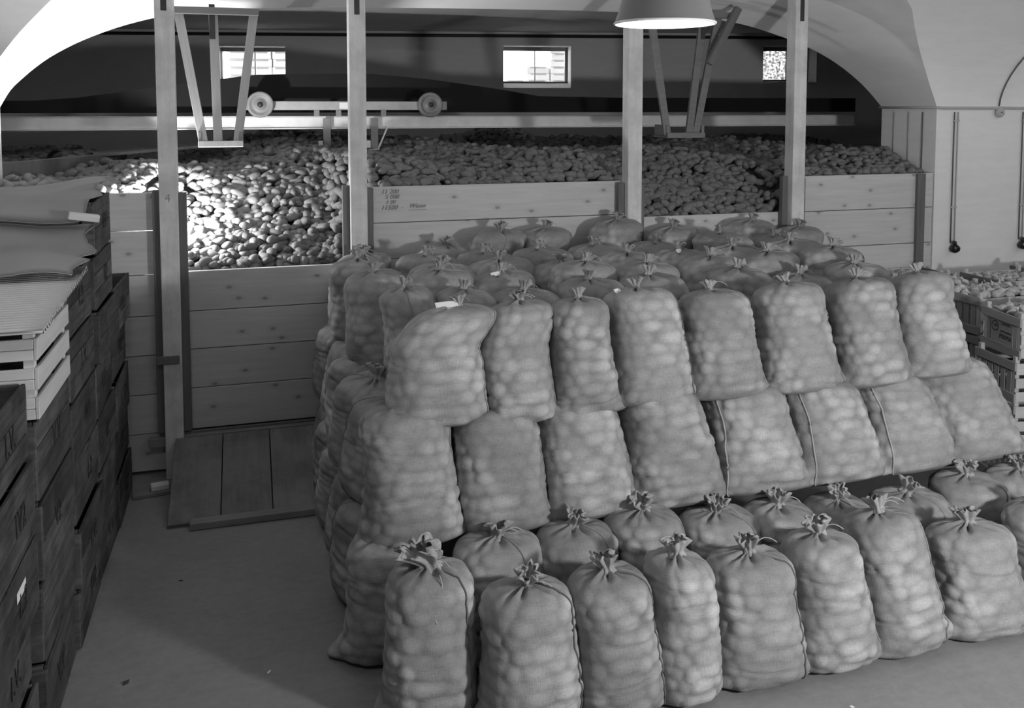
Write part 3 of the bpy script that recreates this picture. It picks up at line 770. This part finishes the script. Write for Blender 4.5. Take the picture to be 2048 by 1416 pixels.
def twine_mesh(seed, loose=True):
    r = np.random.default_rng(seed); a = np.linspace(0, 4 * math.pi, 50)
    ring = np.stack([.022 * np.cos(a), .021 * np.sin(a), .001 + .004 * a / 12], -1)
    parts = [tube_arrays(ring, .0035, 5)]
    if loose:
        for e in range(r.integers(0, 3)):
            an = r.uniform(-2.6, -.5); L = r.uniform(.04, .10); tt = np.linspace(0, 1, 12)
            parts.append(tube_arrays(np.stack([.022 * np.cos(an) + L * tt * np.cos(an + .8 * tt), .022 * np.sin(an) + L * tt * np.sin(an) * .8, .006 + .05 * np.sin(tt * 2.6) * L / .1 - .02 * tt], -1), .0024, 5))
    V = []; Q = []; T = []; o_ = 0
    for v, q, t in parts: V.append(v); Q.append(q + o_); T.append(t + o_); o_ += len(v)
    me = new_mesh('twine', np.vstack(V), [np.vstack(Q), np.vstack(T)], True); me.materials.append(M['twine']); return me
RUF = [ruffle_mesh(400 + k, 1.25) for k in range(6)]
TWI = [twine_mesh(500 + k) for k in range(5)]
def put_sack(S, label, loc, lean=0, roll=0, turn=0, group=None, seam=None, tagp=None, ruffle=None, rsc=1.0, dark=False):
    """lean: tips the top away from the room; roll: tips it sideways; turn: spins it on its base"""
    sd = S['seed']
    t = thing('burlap_sack', label, 'sack', loc, (R(-lean), R(roll), R(turn)), group)
    link('cloth', S['me'], None, t)
    tp = S['top']
    rm = ruffle if ruffle is not None else RUF[sd % 6]
    nk = link('tied_neck', rm, None, t, (tp[0], tp[1], tp[2] + .004), (R((sd * 37) % 30 - 12), R((sd * 53) % 30 - 15), R((sd * 71) % 360)), (rsc,) * 3)
    link('twine', TWI[sd % 5], None, nk, (0, 0, -.002), (0, 0, R((sd * 29) % 70 - 35 - (sd * 71) % 360)))
    if seam is not None:
        B = S['base']; iu = int(round(seam / 360 * B.shape[1])) % B.shape[1]
        rows = [k for k in range(B.shape[0]) if S['z'][k] > .012 and S['z'][k] < .985]
        wob = np.random.default_rng(sd).normal(0, 1, len(rows)).cumsum() * .05
        P_ = [B[k, (iu + int(round(wob[q_]))) % B.shape[1]] + S['nrm'][k, iu] * .002 for q_, k in enumerate(rows)]
        P_ = np.array(P_); P_[1:-1] = (P_[:-2] + P_[1:-1] * 2 + P_[2:]) / 4
        tube('seam', P_, .0042, M['twine' if dark == 2 else 'seam_dark' if dark else 'seam'], t, 5)
    if tagp is not None:
        (dx, dy, dz, rz, sx, sy) = tagp
        x = np.linspace(-.5, .5, 5); g = [(sx * a, sy * b * .5, .008 * math.cos(a * 3)) for a in x for b in (-1, 1)]
        me = new_mesh('tag', g + [(a, b, c - .0012) for a, b, c in g], np.vstack([grid_faces(5, 2), grid_faces(5, 2, True) + 10]))
        link('paper_tag', me, M['tag'], t, (tp[0] + dx, tp[1] + dy, tp[2] + dz), (R(52), 0, R(rz)))
    return t
ORD = ['first', 'second', 'third', 'fourth', 'fifth', 'sixth', 'seventh', 'eighth', 'ninth', 'tenth']
# front row on the floor: t, width, top height
Frow = [(1.19, .35, .60, 2, 0), (1.575, .375, .535, 3, 0), (1.94, .345, .555, 4, -2), (2.245, .262, .575, 4, 1), (2.60, .375, .53, 5, 0), (2.99, .34, .55, 8, 0), (3.375, .34, .60, 10, -3), (3.82, .385, .49, 8, 0), (4.28, .35, .54, 8, 0)]
Fx = ['its mouth loosely tied and open', 'a dark seam down its right side', 'a seam right of centre', 'narrow and upright', 'twine loops on its knot', 'a stained lower corner', 'its lower right corner stretched', 'a small tear on its front', 'cut by the picture edge']
Fseam = [318, 318, 322, 340, 320, 335, 318, 335, 320]
for k, (t, wd, h_, ln, rl_) in enumerate(Frow):
    er = [(.03, .02), (.03, .03), (.02, .03), (.03, .05), (.02, .07), (.02, .10), (.03, .13), (.02, .19), (.02, .09)][k]
    hh = h_ / math.cos(R(ln)) + .01
    S = make_sack(wd, .31, hh, 20 + k, er, (.0, .01), (0, .02), .0125)
    rf = None
    if k == 0: rf = ruffle_mesh(777, 2.0, (-.05, -.035))
    o = put_sack(S, '%s sack from the left in the front row, %s' % (ORD[k].capitalize(), Fx[k]), (t, -2.90 if k == 0 else -3.06 if k == 1 else -3.085, 0), ln, rl_, (-4, 3, 0, 6, -3, 2, 4, 0, 5)[k], 'sacks standing in the front floor row', Fseam[k], None, rf, 1.0, k in (0, 1, 2, 4))
    if k == 0:
        tp = S['top']; a = np.linspace(0, 1, 14)
        tube('hanging_string', np.stack([tp[0] + .03 - .03 * a + .012 * np.sin(7 * a), tp[1] - .10 - .075 * np.sqrt(a), tp[2] - .01 - .16 * a], -1), .0028, M['twine'], o, 5)
# second floor row: only the tied tops show between the front row and the stack
Rrow = [(1.115, .42, .53), (1.58, .40, .525), (1.95, .37, .525), (2.31, .36, .555), (2.71, .40, .495), (3.05, .36, .485), (3.41, .35, .465), (3.85, .40, .45), (4.23, .37, .50), (4.60, .38, .49)]
for k, (t, wd, h_) in enumerate(Rrow):
    S = make_sack(wd, .33, h_ + .01, 40 + k, (.05 if k == 0 else .02, .02), (.0, .02), (0, .01), .011)
    put_sack(S, '%s sack from left in the second floor row, %s' % (ORD[k].capitalize(), 'lower corner splayed' if k == 0 else 'tied top showing'), (t, -2.45 if k == 0 else -2.585, 0), 1, 0, (k * 13) % 20 - 10, 'sacks standing in the second floor row', (300, 285, 310, 320, 300, 330, 310, 285, 300, 290)[k])
# middle layer: t, width, top height
Mrow = [(1.21, .43, 1.01), (1.65, .43, .97), (2.10, .45, .97), (2.57, .48, .98), (3.06, .48, .94), (3.55, .48, .92), (4.03, .46, .92), (4.51, .48, .95)]
Mx = ['a pinched lower corner', 'wide and evenly filled', 'sagging to lower right', 'a slack gathered shoulder', 'pale cord on its left', 'pale cord across its shoulder', 'long pale cord on its left', 'slumped at the right end']
for k, (t, wd, h_) in enumerate(Mrow):
    ln = (9, 12, 17, 16, 18, 18, 20, 26)[k]
    z0 = .47; L = (h_ - z0) / math.cos(R(ln)) + .075
    S = make_sack(wd - .03, .36, L, 60 + k, (.03, .05 + .008 * k), (.0, .05), (-.01, .03), .0125)
    put_sack(S, '%s sack from left in the middle layer, %s' % (ORD[k].capitalize(), Mx[k]), (t, -2.36, z0), ln, 0, (2, -3, 4, 3, -3, 2, 4, 3)[k], 'sacks in the middle layer of the stack', (345, 350, 340, 345, 212, 218, 214, 330)[k], None, None, .7, 2 if k in (4, 5, 6) else False)
# top layer front row
Trow = [(1.37, .46, 1.50, .13), (1.77, .36, 1.50, .07), (2.12, .325, 1.50, .03), (2.51, .39, 1.53, .0), (2.94, .39, 1.49, .0), (3.41, .40, 1.50, .03), (3.88, .40, 1.50, .05), (4.30, .38, 1.51, .07)]
Tx = ['with a white paper tag', 'its bottom drooping', 'slim and upright', 'dark seam on its right', 'corner hidden by its neighbour', 'long lower right corner', 'pointed lower right corner', 'standing above the crates']
for k, (t, wd, h_, kx) in enumerate(Trow):
    ln = (9, 10, 8, 12, 13, 14, 14, 16)[k]
    z0 = (.955, .93, .935, .955, .94, .93, .92, .935)[k]; L = (h_ - z0) / math.cos(R(ln)) + .02
    S = make_sack(wd - .018, .34, L, 80 + k, (.02, (.04, .06, .06, .07, .05, .10, .09, .07)[k]), (kx, .03), (0, .02), .0115, full=1.0)
    put_sack(S, '%s sack from left in the top layer front, %s' % (ORD[k].capitalize(), Tx[k]), (t, -2.20, z0), ln, 0, (-3, 3, 2, 5, 0, 3, 4, 2)[k], 'sacks in the front of the top layer', (330, 335, 345, 325, 340, 330, 335, 340)[k],
             (-.06, -.035, -.005, 12, .13, .05) if k == 0 else ((-.12, -.02, -.02, 20, .05, .03) if k == 3 else None), None, .75, k == 3)
# rows behind on top of the stack: row depth -> (t, top height)
rowsB = {'second': (-1.6, [(1.38, 1.53), (1.67, 1.50), (2.05, 1.48), (2.46, 1.52), (2.86, 1.53), (3.40, 1.53), (3.86, 1.47), (4.28, 1.52)]),
         'third': (-1.25, [(1.58, 1.55), (1.98, 1.52), (2.46, 1.56), (2.90, 1.53), (3.37, 1.55), (3.81, 1.56), (4.24, 1.58)]),
         'fourth': (-.9, [(1.24, 1.54, -1.12), (1.66, 1.52), (2.07, 1.54), (2.50, 1.50), (2.93, 1.54), (3.33, 1.54), (3.76, 1.55), (4.24, 1.57)]),
         'fifth': (-.55, [(1.20, 1.54, -.62), (1.66, 1.53), (2.08, 1.53), (2.49, 1.54), (2.92, 1.55), (3.34, 1.54), (3.88, 1.59), (4.35, 1.55)]),
         'last': (-.215, [(1.24, 1.50), (1.76, 1.55), (2.18, 1.64), (2.56, 1.63), (3.14, 1.67), (3.62, 1.60), (4.25, 1.63), (4.70, 1.56)])}
SB = [make_sack((.38, .42, .36, .44, .40, .39)[k], (.35, .37, .34, .36, .36, .35)[k], .56, 120 + k, (.02, .03), (.02 * (k - 2.5), .0), (0, 0), .0095, 96, 72) for k in range(6)]
n_ = 0
for rn, (s, L) in rowsB.items():
    for k, (t, zt, *sv) in enumerate(L):
        s_ = sv[0] if sv else s
        gap = min([abs(t - q[0]) for m_, q in enumerate(L) if m_ != k])
        S = SB[(n_ * 5 + k) % 6]
        z0 = zt - .57
        tg = None
        if (rn, k) in (('third', 1), ('fifth', 0), ('fourth', 5)): tg = (-.05, -.06, -.01, 20, .07, .03)
        lab = '%s sack from left in the %s row back, on top of the stack' % (ORD[k].capitalize(), rn)
        if rn == 'last': lab = '%s sack from the left in the top row against the plank wall' % ORD[k].capitalize()
        o = put_sack(S, lab, (t, s_, z0), 3 if rn != 'last' else 0, (n_ * 7) % 9 - 4, 80 if sv else (n_ * 47) % 50 - 25, 'sacks in the rows on top of the stack', 290 + (n_ * 17) % 70 if n_ % 3 == 0 else None, tg, None, .8)
        o.scale = (min(1.0, (gap + .03) / .41), 1, 1) if not sv else (1, 1, 1)
        n_ += 1
# left flank of the stack, seen from the side
SL = [make_sack((.36, .38, .37)[k], .40, .555, 140 + k, (.06, .03), (.05, .0), (.02, 0), .010, 96, 80) for k in range(3)]
flank = [(-2.3, ''), (-1.93, 'nearest'), (-1.53, 'second'), (-1.13, 'third'), (-.73, 'fourth'), (-.34, 'farthest')]
for layer, (z0, tt, nm) in enumerate(((0, 1.08, 'bottom'), (.50, 1.13, 'middle'))):
    for k, (s, dn) in enumerate(flank):
        if layer == 2 and k in (0, 1, 2): continue
        if k == 0: continue
        if layer == 2 and k > 2:
            s_, t_ = s, tt - .05
        else: s_, t_ = s, tt
        put_sack(SL[(k + layer) % 3], '%s sack along the left flank of the stack, %s layer' % (dn.capitalize(), nm), (t_ + .015 * ((k * 7 + layer) % 3 - 1), s_ + .02 * layer, z0), 0, 3 + 2 * ((k + layer) % 2), 80 + (k * 23) % 25 - 170, 'sacks on the left flank of the stack', 200 + (k * 31) % 60)

# ------------------------------------------------------------------ vegetable crates with onions at the right
def onion_mesh(seed):
    r = np.random.default_rng(seed); n = 12
    prof = [(0, -.034), (.012, -.033), (.026, -.024), (.034, -.006), (.033, .010), (.024, .024), (.012, .033), (.006, .042), (.004, .055), (.0015, .066)]
    me = lathe_mesh(prof, n, 'onion'); co = np.empty(len(me.vertices) * 3, np.float32); me.vertices.foreach_get('co', co); co = co.reshape(-1, 3)
    m_ = co[:, 2] > .028; co[m_, 0] += r.uniform(-.4, .4) * (co[m_, 2] - .028) * 1.2; co[m_, 1] += r.uniform(-.4, .4) * (co[m_, 2] - .028) * 1.2
    co *= 1 + r.normal(0, .02, co.shape); me.vertices.foreach_set('co', co.ravel().astype(np.float32)); me.update()
    me.materials.append(M['onion']); return me
ONI = [onion_mesh(900 + k) for k in range(6)]
CW, CD, CH = .60, .42, .272
def veg_crate(label, x, y, z, rz, printed=False, dark=False, simple=False):
    """x, y: the left rear... local frame: x across, y deep, origin at the left front bottom corner"""
    c = thing('vegetable_crate', label, 'crate', (x, y, z), (0, 0, R(rz)), 'slatted crates at the right of the stack')
    wy = M['vegdark'] if dark else M['vegwood']
    for (px, py) in ((.016, .016), (CW - .046, .016), (.016, CD - .046), (CW - .046, CD - .046)):
        box('corner_post', (px, py, .004), (px + .03, py + .03, CH + .034), M['vegwoodx'], c, .002)
    for side in (0, 1):                                       # short ends: rails and upright slats
        xx = 0 if side == 0 else CW - .012
        box('end_rail', (xx, .0, CH - .058), (xx + .014, CD, CH), wy, c, .002)
        box('end_rail', (xx, .0, .0), (xx + .014, CD, .062), wy, c, .002)
        if side == 0 and printed:
            box('end_slat', (.015, .05, .062), (.024, .085, CH - .058), M['vegwoodz'], c, .001)
            box('end_slat', (.015, CD - .085, .062), (.024, CD - .05, CH - .058), M['vegwoodz'], c, .001)
            box('printed_panel', (.013, .09, .062), (.022, CD - .09, CH - .058), M['vegwood'], c, .001)
        else:
            for q in range(5):
                y0 = .052 + q * (CD - .10) / 5
                box('end_slat', (xx + (.014 if side == 0 else -.008), y0, .05), (xx + (.022 if side == 0 else .0), y0 + .047, CH - .05), M['vegwoodz'], c, .001)
    for yy in (0.002, CD - .012):                             # long sides
        for (z0, z1) in ((.012, .075), (.10, .165), (.19, CH - .008)):
            box('side_board', (.014, yy, z0), (CW - .014, yy + .010, z1), M['vegwoodx'], c, .002)
    box('base_board', (.016, .016, .006), (CW - .016, CD - .016, .016), M['vegwood'], c, .002)
    if printed:
        rt = (R(90), 0, R(-90))
        a = np.linspace(0, 2 * math.pi, 33); ring = np.stack([np.full_like(a, .0122), CD - .145 + .032 * np.cos(a), .165 + .032 * np.sin(a)], -1)
        V, q_, t_ = tube_arrays(ring, .0028, 5); link('printed_emblem', new_mesh('emblem', V, [q_, t_], True), M['ink'], c)
        text('printed_emblem', 'N', .034, (.0122, CD - .145, .165), rt, M['ink'], c, .3)
        text('lettering', 'PRIMA', .046, (.0122, .165, .105), rt, M['ink'], c)
        text('lettering', 'CENTRAL', .022, (.0122, .165, .192), rt, M['ink'], c)
        text('lettering', 'Moosthenning', .021, (.0122, .165, .142), rt, M['ink'], c) if False else text('lettering', 'Ideal Produkten', .018, (.0122, .165, .142), rt, M['ink'], c)
    return c
OR = random.Random(3)
def fill_onions(x, y, z, rz, n, label, group, low=0.0):
    ca, sa = math.cos(R(rz)), math.sin(R(rz)); k = 0; got = []
    for tries in range(n * 30):
        lx, ly = OR.uniform(.06, CW - .06), OR.uniform(.06, CD - .06)
        if any((lx - a) ** 2 + (ly - b) ** 2 < .058 ** 2 for a, b in got): continue
        got.append((lx, ly))
        wx, wy = x + lx * ca - ly * sa, y + lx * sa + ly * ca
        mound = .012 * math.sin(math.pi * lx / CW) * math.sin(math.pi * ly / CD)
        o = link('onion', ONI[OR.randrange(6)], None, None, (wx, wy, z + CH - .012 - low + mound + OR.uniform(-.006, .012)), (OR.uniform(-1.5, 1.5), OR.uniform(-1.3, 1.3), OR.uniform(0, 6.3)), (OR.uniform(.85, 1.15),) * 3)
        tag(o, label, 'onion', group); k += 1
        if k >= n: break
    return k
lv = ['bottom', 'second', 'third', 'top']
colsA = [(5.285, -1.86, -12, 'nearest stack at the right'), (5.53, -1.27, 0, 'stack behind the printed crate'), (5.36, -.83, 0, 'stack between onion crates and plank wall')]
for ci, (x, y, rz, nm) in enumerate(colsA):
    for k in range(4):
        pr_ = (ci == 0 and k == 3)
        dx = (.0, .012, -.01, 0)[(k + ci) % 4]
        if ci > 1 and k < 2: continue
        veg_crate(('crate printed with an emblem and PRIMA, filled with onions' if pr_ else 'slatted onion crate, %s level of the %s' % (lv[k], nm)), x + dx - (.02 * (3 - k) if ci == 0 else 0), y, k * (CH + .014), rz - (0 if k == 3 else 2 - 2 * ((k + ci) % 3)), pr_)
    fill_onions(x, y, 3 * (CH + .014), rz, 34, 'papery onion in the top crate of the ' + nm, 'onions in the top crate of the ' + nm)
colsB = [(6.02, -1.95, 2, 'front stack at the right picture edge'), (6.12, -1.42, 3, 'second stack along the right wall'), (6.06, -.93, 0, 'stack under the left bulb socket'), (6.70, -.80, 0, 'stack under the right bulb socket'), (5.45, -.455, 0, 'stack touching the plank wall')]
for ci, (x, y, rz, nm) in enumerate(colsB):
    for k in range(3, 4):
        veg_crate('grey slatted onion crate on top of the ' + nm, x, y, k * (CH + .014) + (.03 if ci in (2, 3) else 0), rz, False, True)
    for k in range(2, 3): veg_crate('grey slatted crate under the top one of the ' + nm, x + .02, y, k * (CH + .014), rz + 2, False, True)
    for k in range(0, 2): veg_crate('grey slatted crate at %s level of the ' % lv[k] + nm, x, y, k * (CH + .014), rz, False, True)
    fill_onions(x, y, 3 * (CH + .014) + (.03 if ci in (2, 3) else 0), rz, 30, 'papery onion in the top crate of the ' + nm, 'onions in the top crate of the ' + nm, .035)

# ------------------------------------------------------------------ conduits and sockets on the right pier
def cable(name, label, pts, r=.008, mat='cable', cat='cable'): return tag(tube(name, pts, r, M[mat]), label, cat)
cable('conduit', 'horizontal conduit along the springing of the right pier', [(TR - .012, .72, 2.50), (TR - .012, -.0, 2.50), (TR + .05, -.012, 2.495), (9.9, -.012, 2.49)], .012)
for (t, zb, nm, gone) in ((6.44, .0, 'left', 1.62), (7.19, .0, 'right', 1.64)):
    c = thing('wall_socket_lead', 'double vertical conduit ending in the %s black bulb socket' % nm, 'cable', (t, -.012, 0))
    for dx in (-.02, .02):
        tube('conduit', [(dx, 0, 2.46), (dx, 0, 1.31)], .006, M['cable_dark' if dx < 0 else 'cable'], c)
    for z in (2.38, 1.62): box('clip', (-.032, -.008, z), (.032, .004, z + .012), M['cable'], c, .001)
    sk = link('socket', lathe_mesh([(0, .06), (.016, .06), (.02, .05), (.018, .03), (.03, .015), (.045, -.008), (.043, -.026), (.026, -.045), (0, -.048)], 24, 'socket'), M['black'], c, (0, -.03, 1.275), (R(18), R(-22), 0))
jb = thing('junction_box', 'round painted junction box on right wall conduit', 'junction box', (6.90, -.012, 2.455))
link('box_body', lathe_mesh([(0, .03), (.035, .028), (.042, .015), (.042, .0)], 24, 'jbox'), M['cable'], jb, (0, 0, 0), (R(90), 0, 0))
link('screw', lathe_mesh([(0, .036), (.006, .034), (.006, .028)], 10, 'screw'), M['iron'], jb, (0, 0, 0), (R(90), 0, 0))
a = np.linspace(.02, .9, 16)
cable('loose_cable', 'thin cable curving up the vault from the junction box', np.stack([6.90 + .55 * (a / .9) ** 1.7, -VA * (1 - np.cos(a * .62)) - .01, SPR + VR * np.sin(a * .62) - .012], -1), .007, 'cable_dark')
for k, s in enumerate((.16, .33, .52)):
    cable('jamb_cable', ('far', 'middle', 'near')[2 - k] + ' one of three vertical cables on the arch jamb', [(TR - .006, s, 2.46), (TR - .006, s, 1.95)], .006, 'cable' if k else 'cable_dark')

# ------------------------------------------------------------------ dark crates stacked at the left
LT = -.26                                       # plane of the visible crate sides
CR = random.Random(21)
OL, OH, OD = .60, .285, .42
pos_h = ['lowest', 'second up', 'third up', 'fourth up', 'fifth up', 'sixth up', 'seventh up']
def old_crate(label, y0, z0, H=OH, L=OL, dx=0.0, mark=None, wide=OD, slip=None):
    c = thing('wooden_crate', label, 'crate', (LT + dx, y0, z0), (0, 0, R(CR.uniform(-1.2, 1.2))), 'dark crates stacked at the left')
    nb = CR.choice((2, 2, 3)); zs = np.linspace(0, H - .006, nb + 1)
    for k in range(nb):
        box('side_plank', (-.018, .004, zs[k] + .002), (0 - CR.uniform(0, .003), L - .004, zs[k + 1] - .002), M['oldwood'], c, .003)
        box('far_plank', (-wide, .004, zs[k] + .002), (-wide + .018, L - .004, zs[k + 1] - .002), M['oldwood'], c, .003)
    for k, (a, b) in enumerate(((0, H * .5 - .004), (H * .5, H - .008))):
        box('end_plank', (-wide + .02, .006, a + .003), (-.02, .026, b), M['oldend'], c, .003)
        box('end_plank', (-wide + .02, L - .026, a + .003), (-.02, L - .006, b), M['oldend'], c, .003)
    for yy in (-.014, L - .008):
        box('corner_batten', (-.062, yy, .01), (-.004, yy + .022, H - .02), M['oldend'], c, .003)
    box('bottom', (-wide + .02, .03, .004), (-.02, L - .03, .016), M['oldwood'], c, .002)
    if mark: text('stencil', mark, .13, (.0012, L * CR.uniform(.4, .62), H * .5), (R(90), 0, R(90)), M['ink'], c, 0, .8)
    if slip: box('paper_label', (.0003, L * .45, H * .62), (.0012, L * .66, H * .75), M['tag'], c, 0)
    return c
marks = ['1V2', 'V2', '1.V.', 'V.V', '1.2', None]
cols = [(-.78, 5, 'farthest column'), (-1.40, 7, 'second farthest column'), (-2.03, 6, 'third farthest column'), (-2.66, 4, 'column below the pale crate'), (-3.29, 5, 'second nearest column'), (-3.92, 5, 'nearest column')]
for ci, (y0, nz, nm) in enumerate(cols):
    hh = .322 if ci == 3 else (.29 if ci > 3 else OH)
    for k in range(nz):
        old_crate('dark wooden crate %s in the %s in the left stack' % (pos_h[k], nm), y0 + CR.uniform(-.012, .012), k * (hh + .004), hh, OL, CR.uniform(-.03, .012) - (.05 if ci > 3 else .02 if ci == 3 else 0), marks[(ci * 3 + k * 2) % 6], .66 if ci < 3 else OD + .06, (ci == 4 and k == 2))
# pale slatted crate with corrugated sheet
PZ = 4 * .326 + .004
pc = thing('slatted_crate', 'pale new slatted crate on the dark crates under the corrugated sheet', 'crate', (LT - .02, -2.68, PZ))
for k, (z0, z1) in enumerate(((0, .085), (.115, .20), (.23, .315))):
    box('side_board', (-.014, .0, z0), (0, .62, z1), M['palewood'], pc, .002)
    for half in (0, 1):
        zz0 = z0 + half * (z1 - z0) / 2
        box('end_board', (-.46, -.0, zz0), (-.015, .014, zz0 + (z1 - z0) / 2 - .002), M['palewoodx'], pc, .002)
    box('far_board', (-.474, .0, z0), (-.46, .62, z1), M['palewood'], pc, .002)
for yy in (.015, .57): box('corner_post', (-.055, yy, 0), (-.015, yy + .035, .33), M['palewoodx'], pc, .002)
box('base', (-.455, .02, .0), (-.02, .6, .012), M['palewood'], pc, .002)
def sheet(name, label, cat, x0, x1, y0, y1, z0, z1, mat, nx, ny, fn, thick=.008, edge=0.02, seed=0):
    r = np.random.default_rng(seed)
    X, Y = np.meshgrid(np.linspace(0, 1, nx), np.linspace(0, 1, ny), indexing='ij')
    ragged = np.interp(np.linspace(0, 1, ny), np.linspace(0, 1, 9), r.uniform(-edge, edge, 9)) + r.uniform(-.15, .15, ny) * edge
    A = np.stack([x0 + (x1 - x0) * X + ragged[None] * X ** 8, y0 + (y1 - y0) * Y, z0 + (z1 - z0) * Y + fn(X, Y)], -1)
    B = A.copy(); B[..., 2] -= thick
    V = np.vstack([A.reshape(-1, 3), B.reshape(-1, 3)]); n = nx * ny
    f = [grid_faces(nx, ny, True), grid_faces(nx, ny) + n]
    idx = np.arange(n).reshape(nx, ny)
    ring = np.concatenate([idx[:, 0], idx[-1, 1:], idx[-2::-1, -1], idx[0, -2:0:-1]])
    r2 = np.roll(ring, -1); f.append(np.stack([ring, r2, r2 + n, ring + n], -1))
    o = link(name, new_mesh(name, V, np.vstack(f), True), mat); return tag(o, label, cat)
sheet('corrugated_sheet', 'ribbed corrugated cardboard sheet lying on the pale crate', 'cardboard', LT - .52, LT + .012, -2.74, -1.74, PZ + .350, PZ + .42, M['corr'], 8, 270, lambda X, Y: .010 * np.sin(Y * 2 * math.pi * 30) + .008, .010, .004, 1)
sheet('wrapping_paper', 'torn grey wrapping paper draped over the step of the crates', 'paper', LT - .68, LT + .02, -2.06, -1.42, 1.775, 1.90, M['card'], 24, 24, lambda X, Y: .02 * np.sin(Y * 7) - .05 * np.clip(X - .7, 0, 1) * 1.5 + .012 * np.sin(9 * X + 5 * Y), .006, .05, 2)
sheet('cover_sheet', 'grey paper sheet covering the tallest crates at the far left', 'paper', LT - .70, LT + .0, -1.50, -.78, 2.03, 2.065, M['card'], 24, 24, lambda X, Y: .03 * np.exp(-((1 - X) / .28) ** 2) * (Y > .5) + .014 * np.sin(6 * X + 3 * Y) - .09 * np.clip(.1 - Y, 0, 1) * 10, .006, .04, 3)
o = box('lath', (LT - .10, -1.56, 1.935), (LT + .04, -1.50, 1.97), M['palewoodx'], None, .002, (0, R(10), R(14)))
tag(o, 'short pale lath end poking out from under the grey paper', 'lath')

# crumbs and scraps on the floor
sc = random.Random(9)
for k, (t, s) in enumerate(((.12, -1.52), (-.05, -2.35), (2.35, -3.35), (2.88, -3.38), (3.3, -3.62), (4.1, -3.75), (.55, -2.45))):
    me = new_mesh('scrap', [(-.02, -.006, .0015), (.005, -.011, .001), (.022, .004, .004), (-.008, .009, .006), (-.004, 0, .009)], np.array([(0, 1, 4), (1, 2, 4), (2, 3, 4), (3, 0, 4)]))
    o = link('paper_scrap', me, M['tag'] if k > 1 else M['iron'], None, (t, s, 0), (0, 0, sc.uniform(0, 6)), (sc.uniform(.5, 1.1),) * 3)
    tag(o, ['small dark crumb on the bare floor before the ramp', 'small dark crumb on the floor beside the left crates', 'white scrap at the foot of the fourth front sack', 'white scrap between fifth and sixth front sacks', 'white scrap on the open floor at lower right', 'onion skin scrap on the floor at far lower right', 'pale scrap in the shadow of the front left sack'][k], 'scrap')
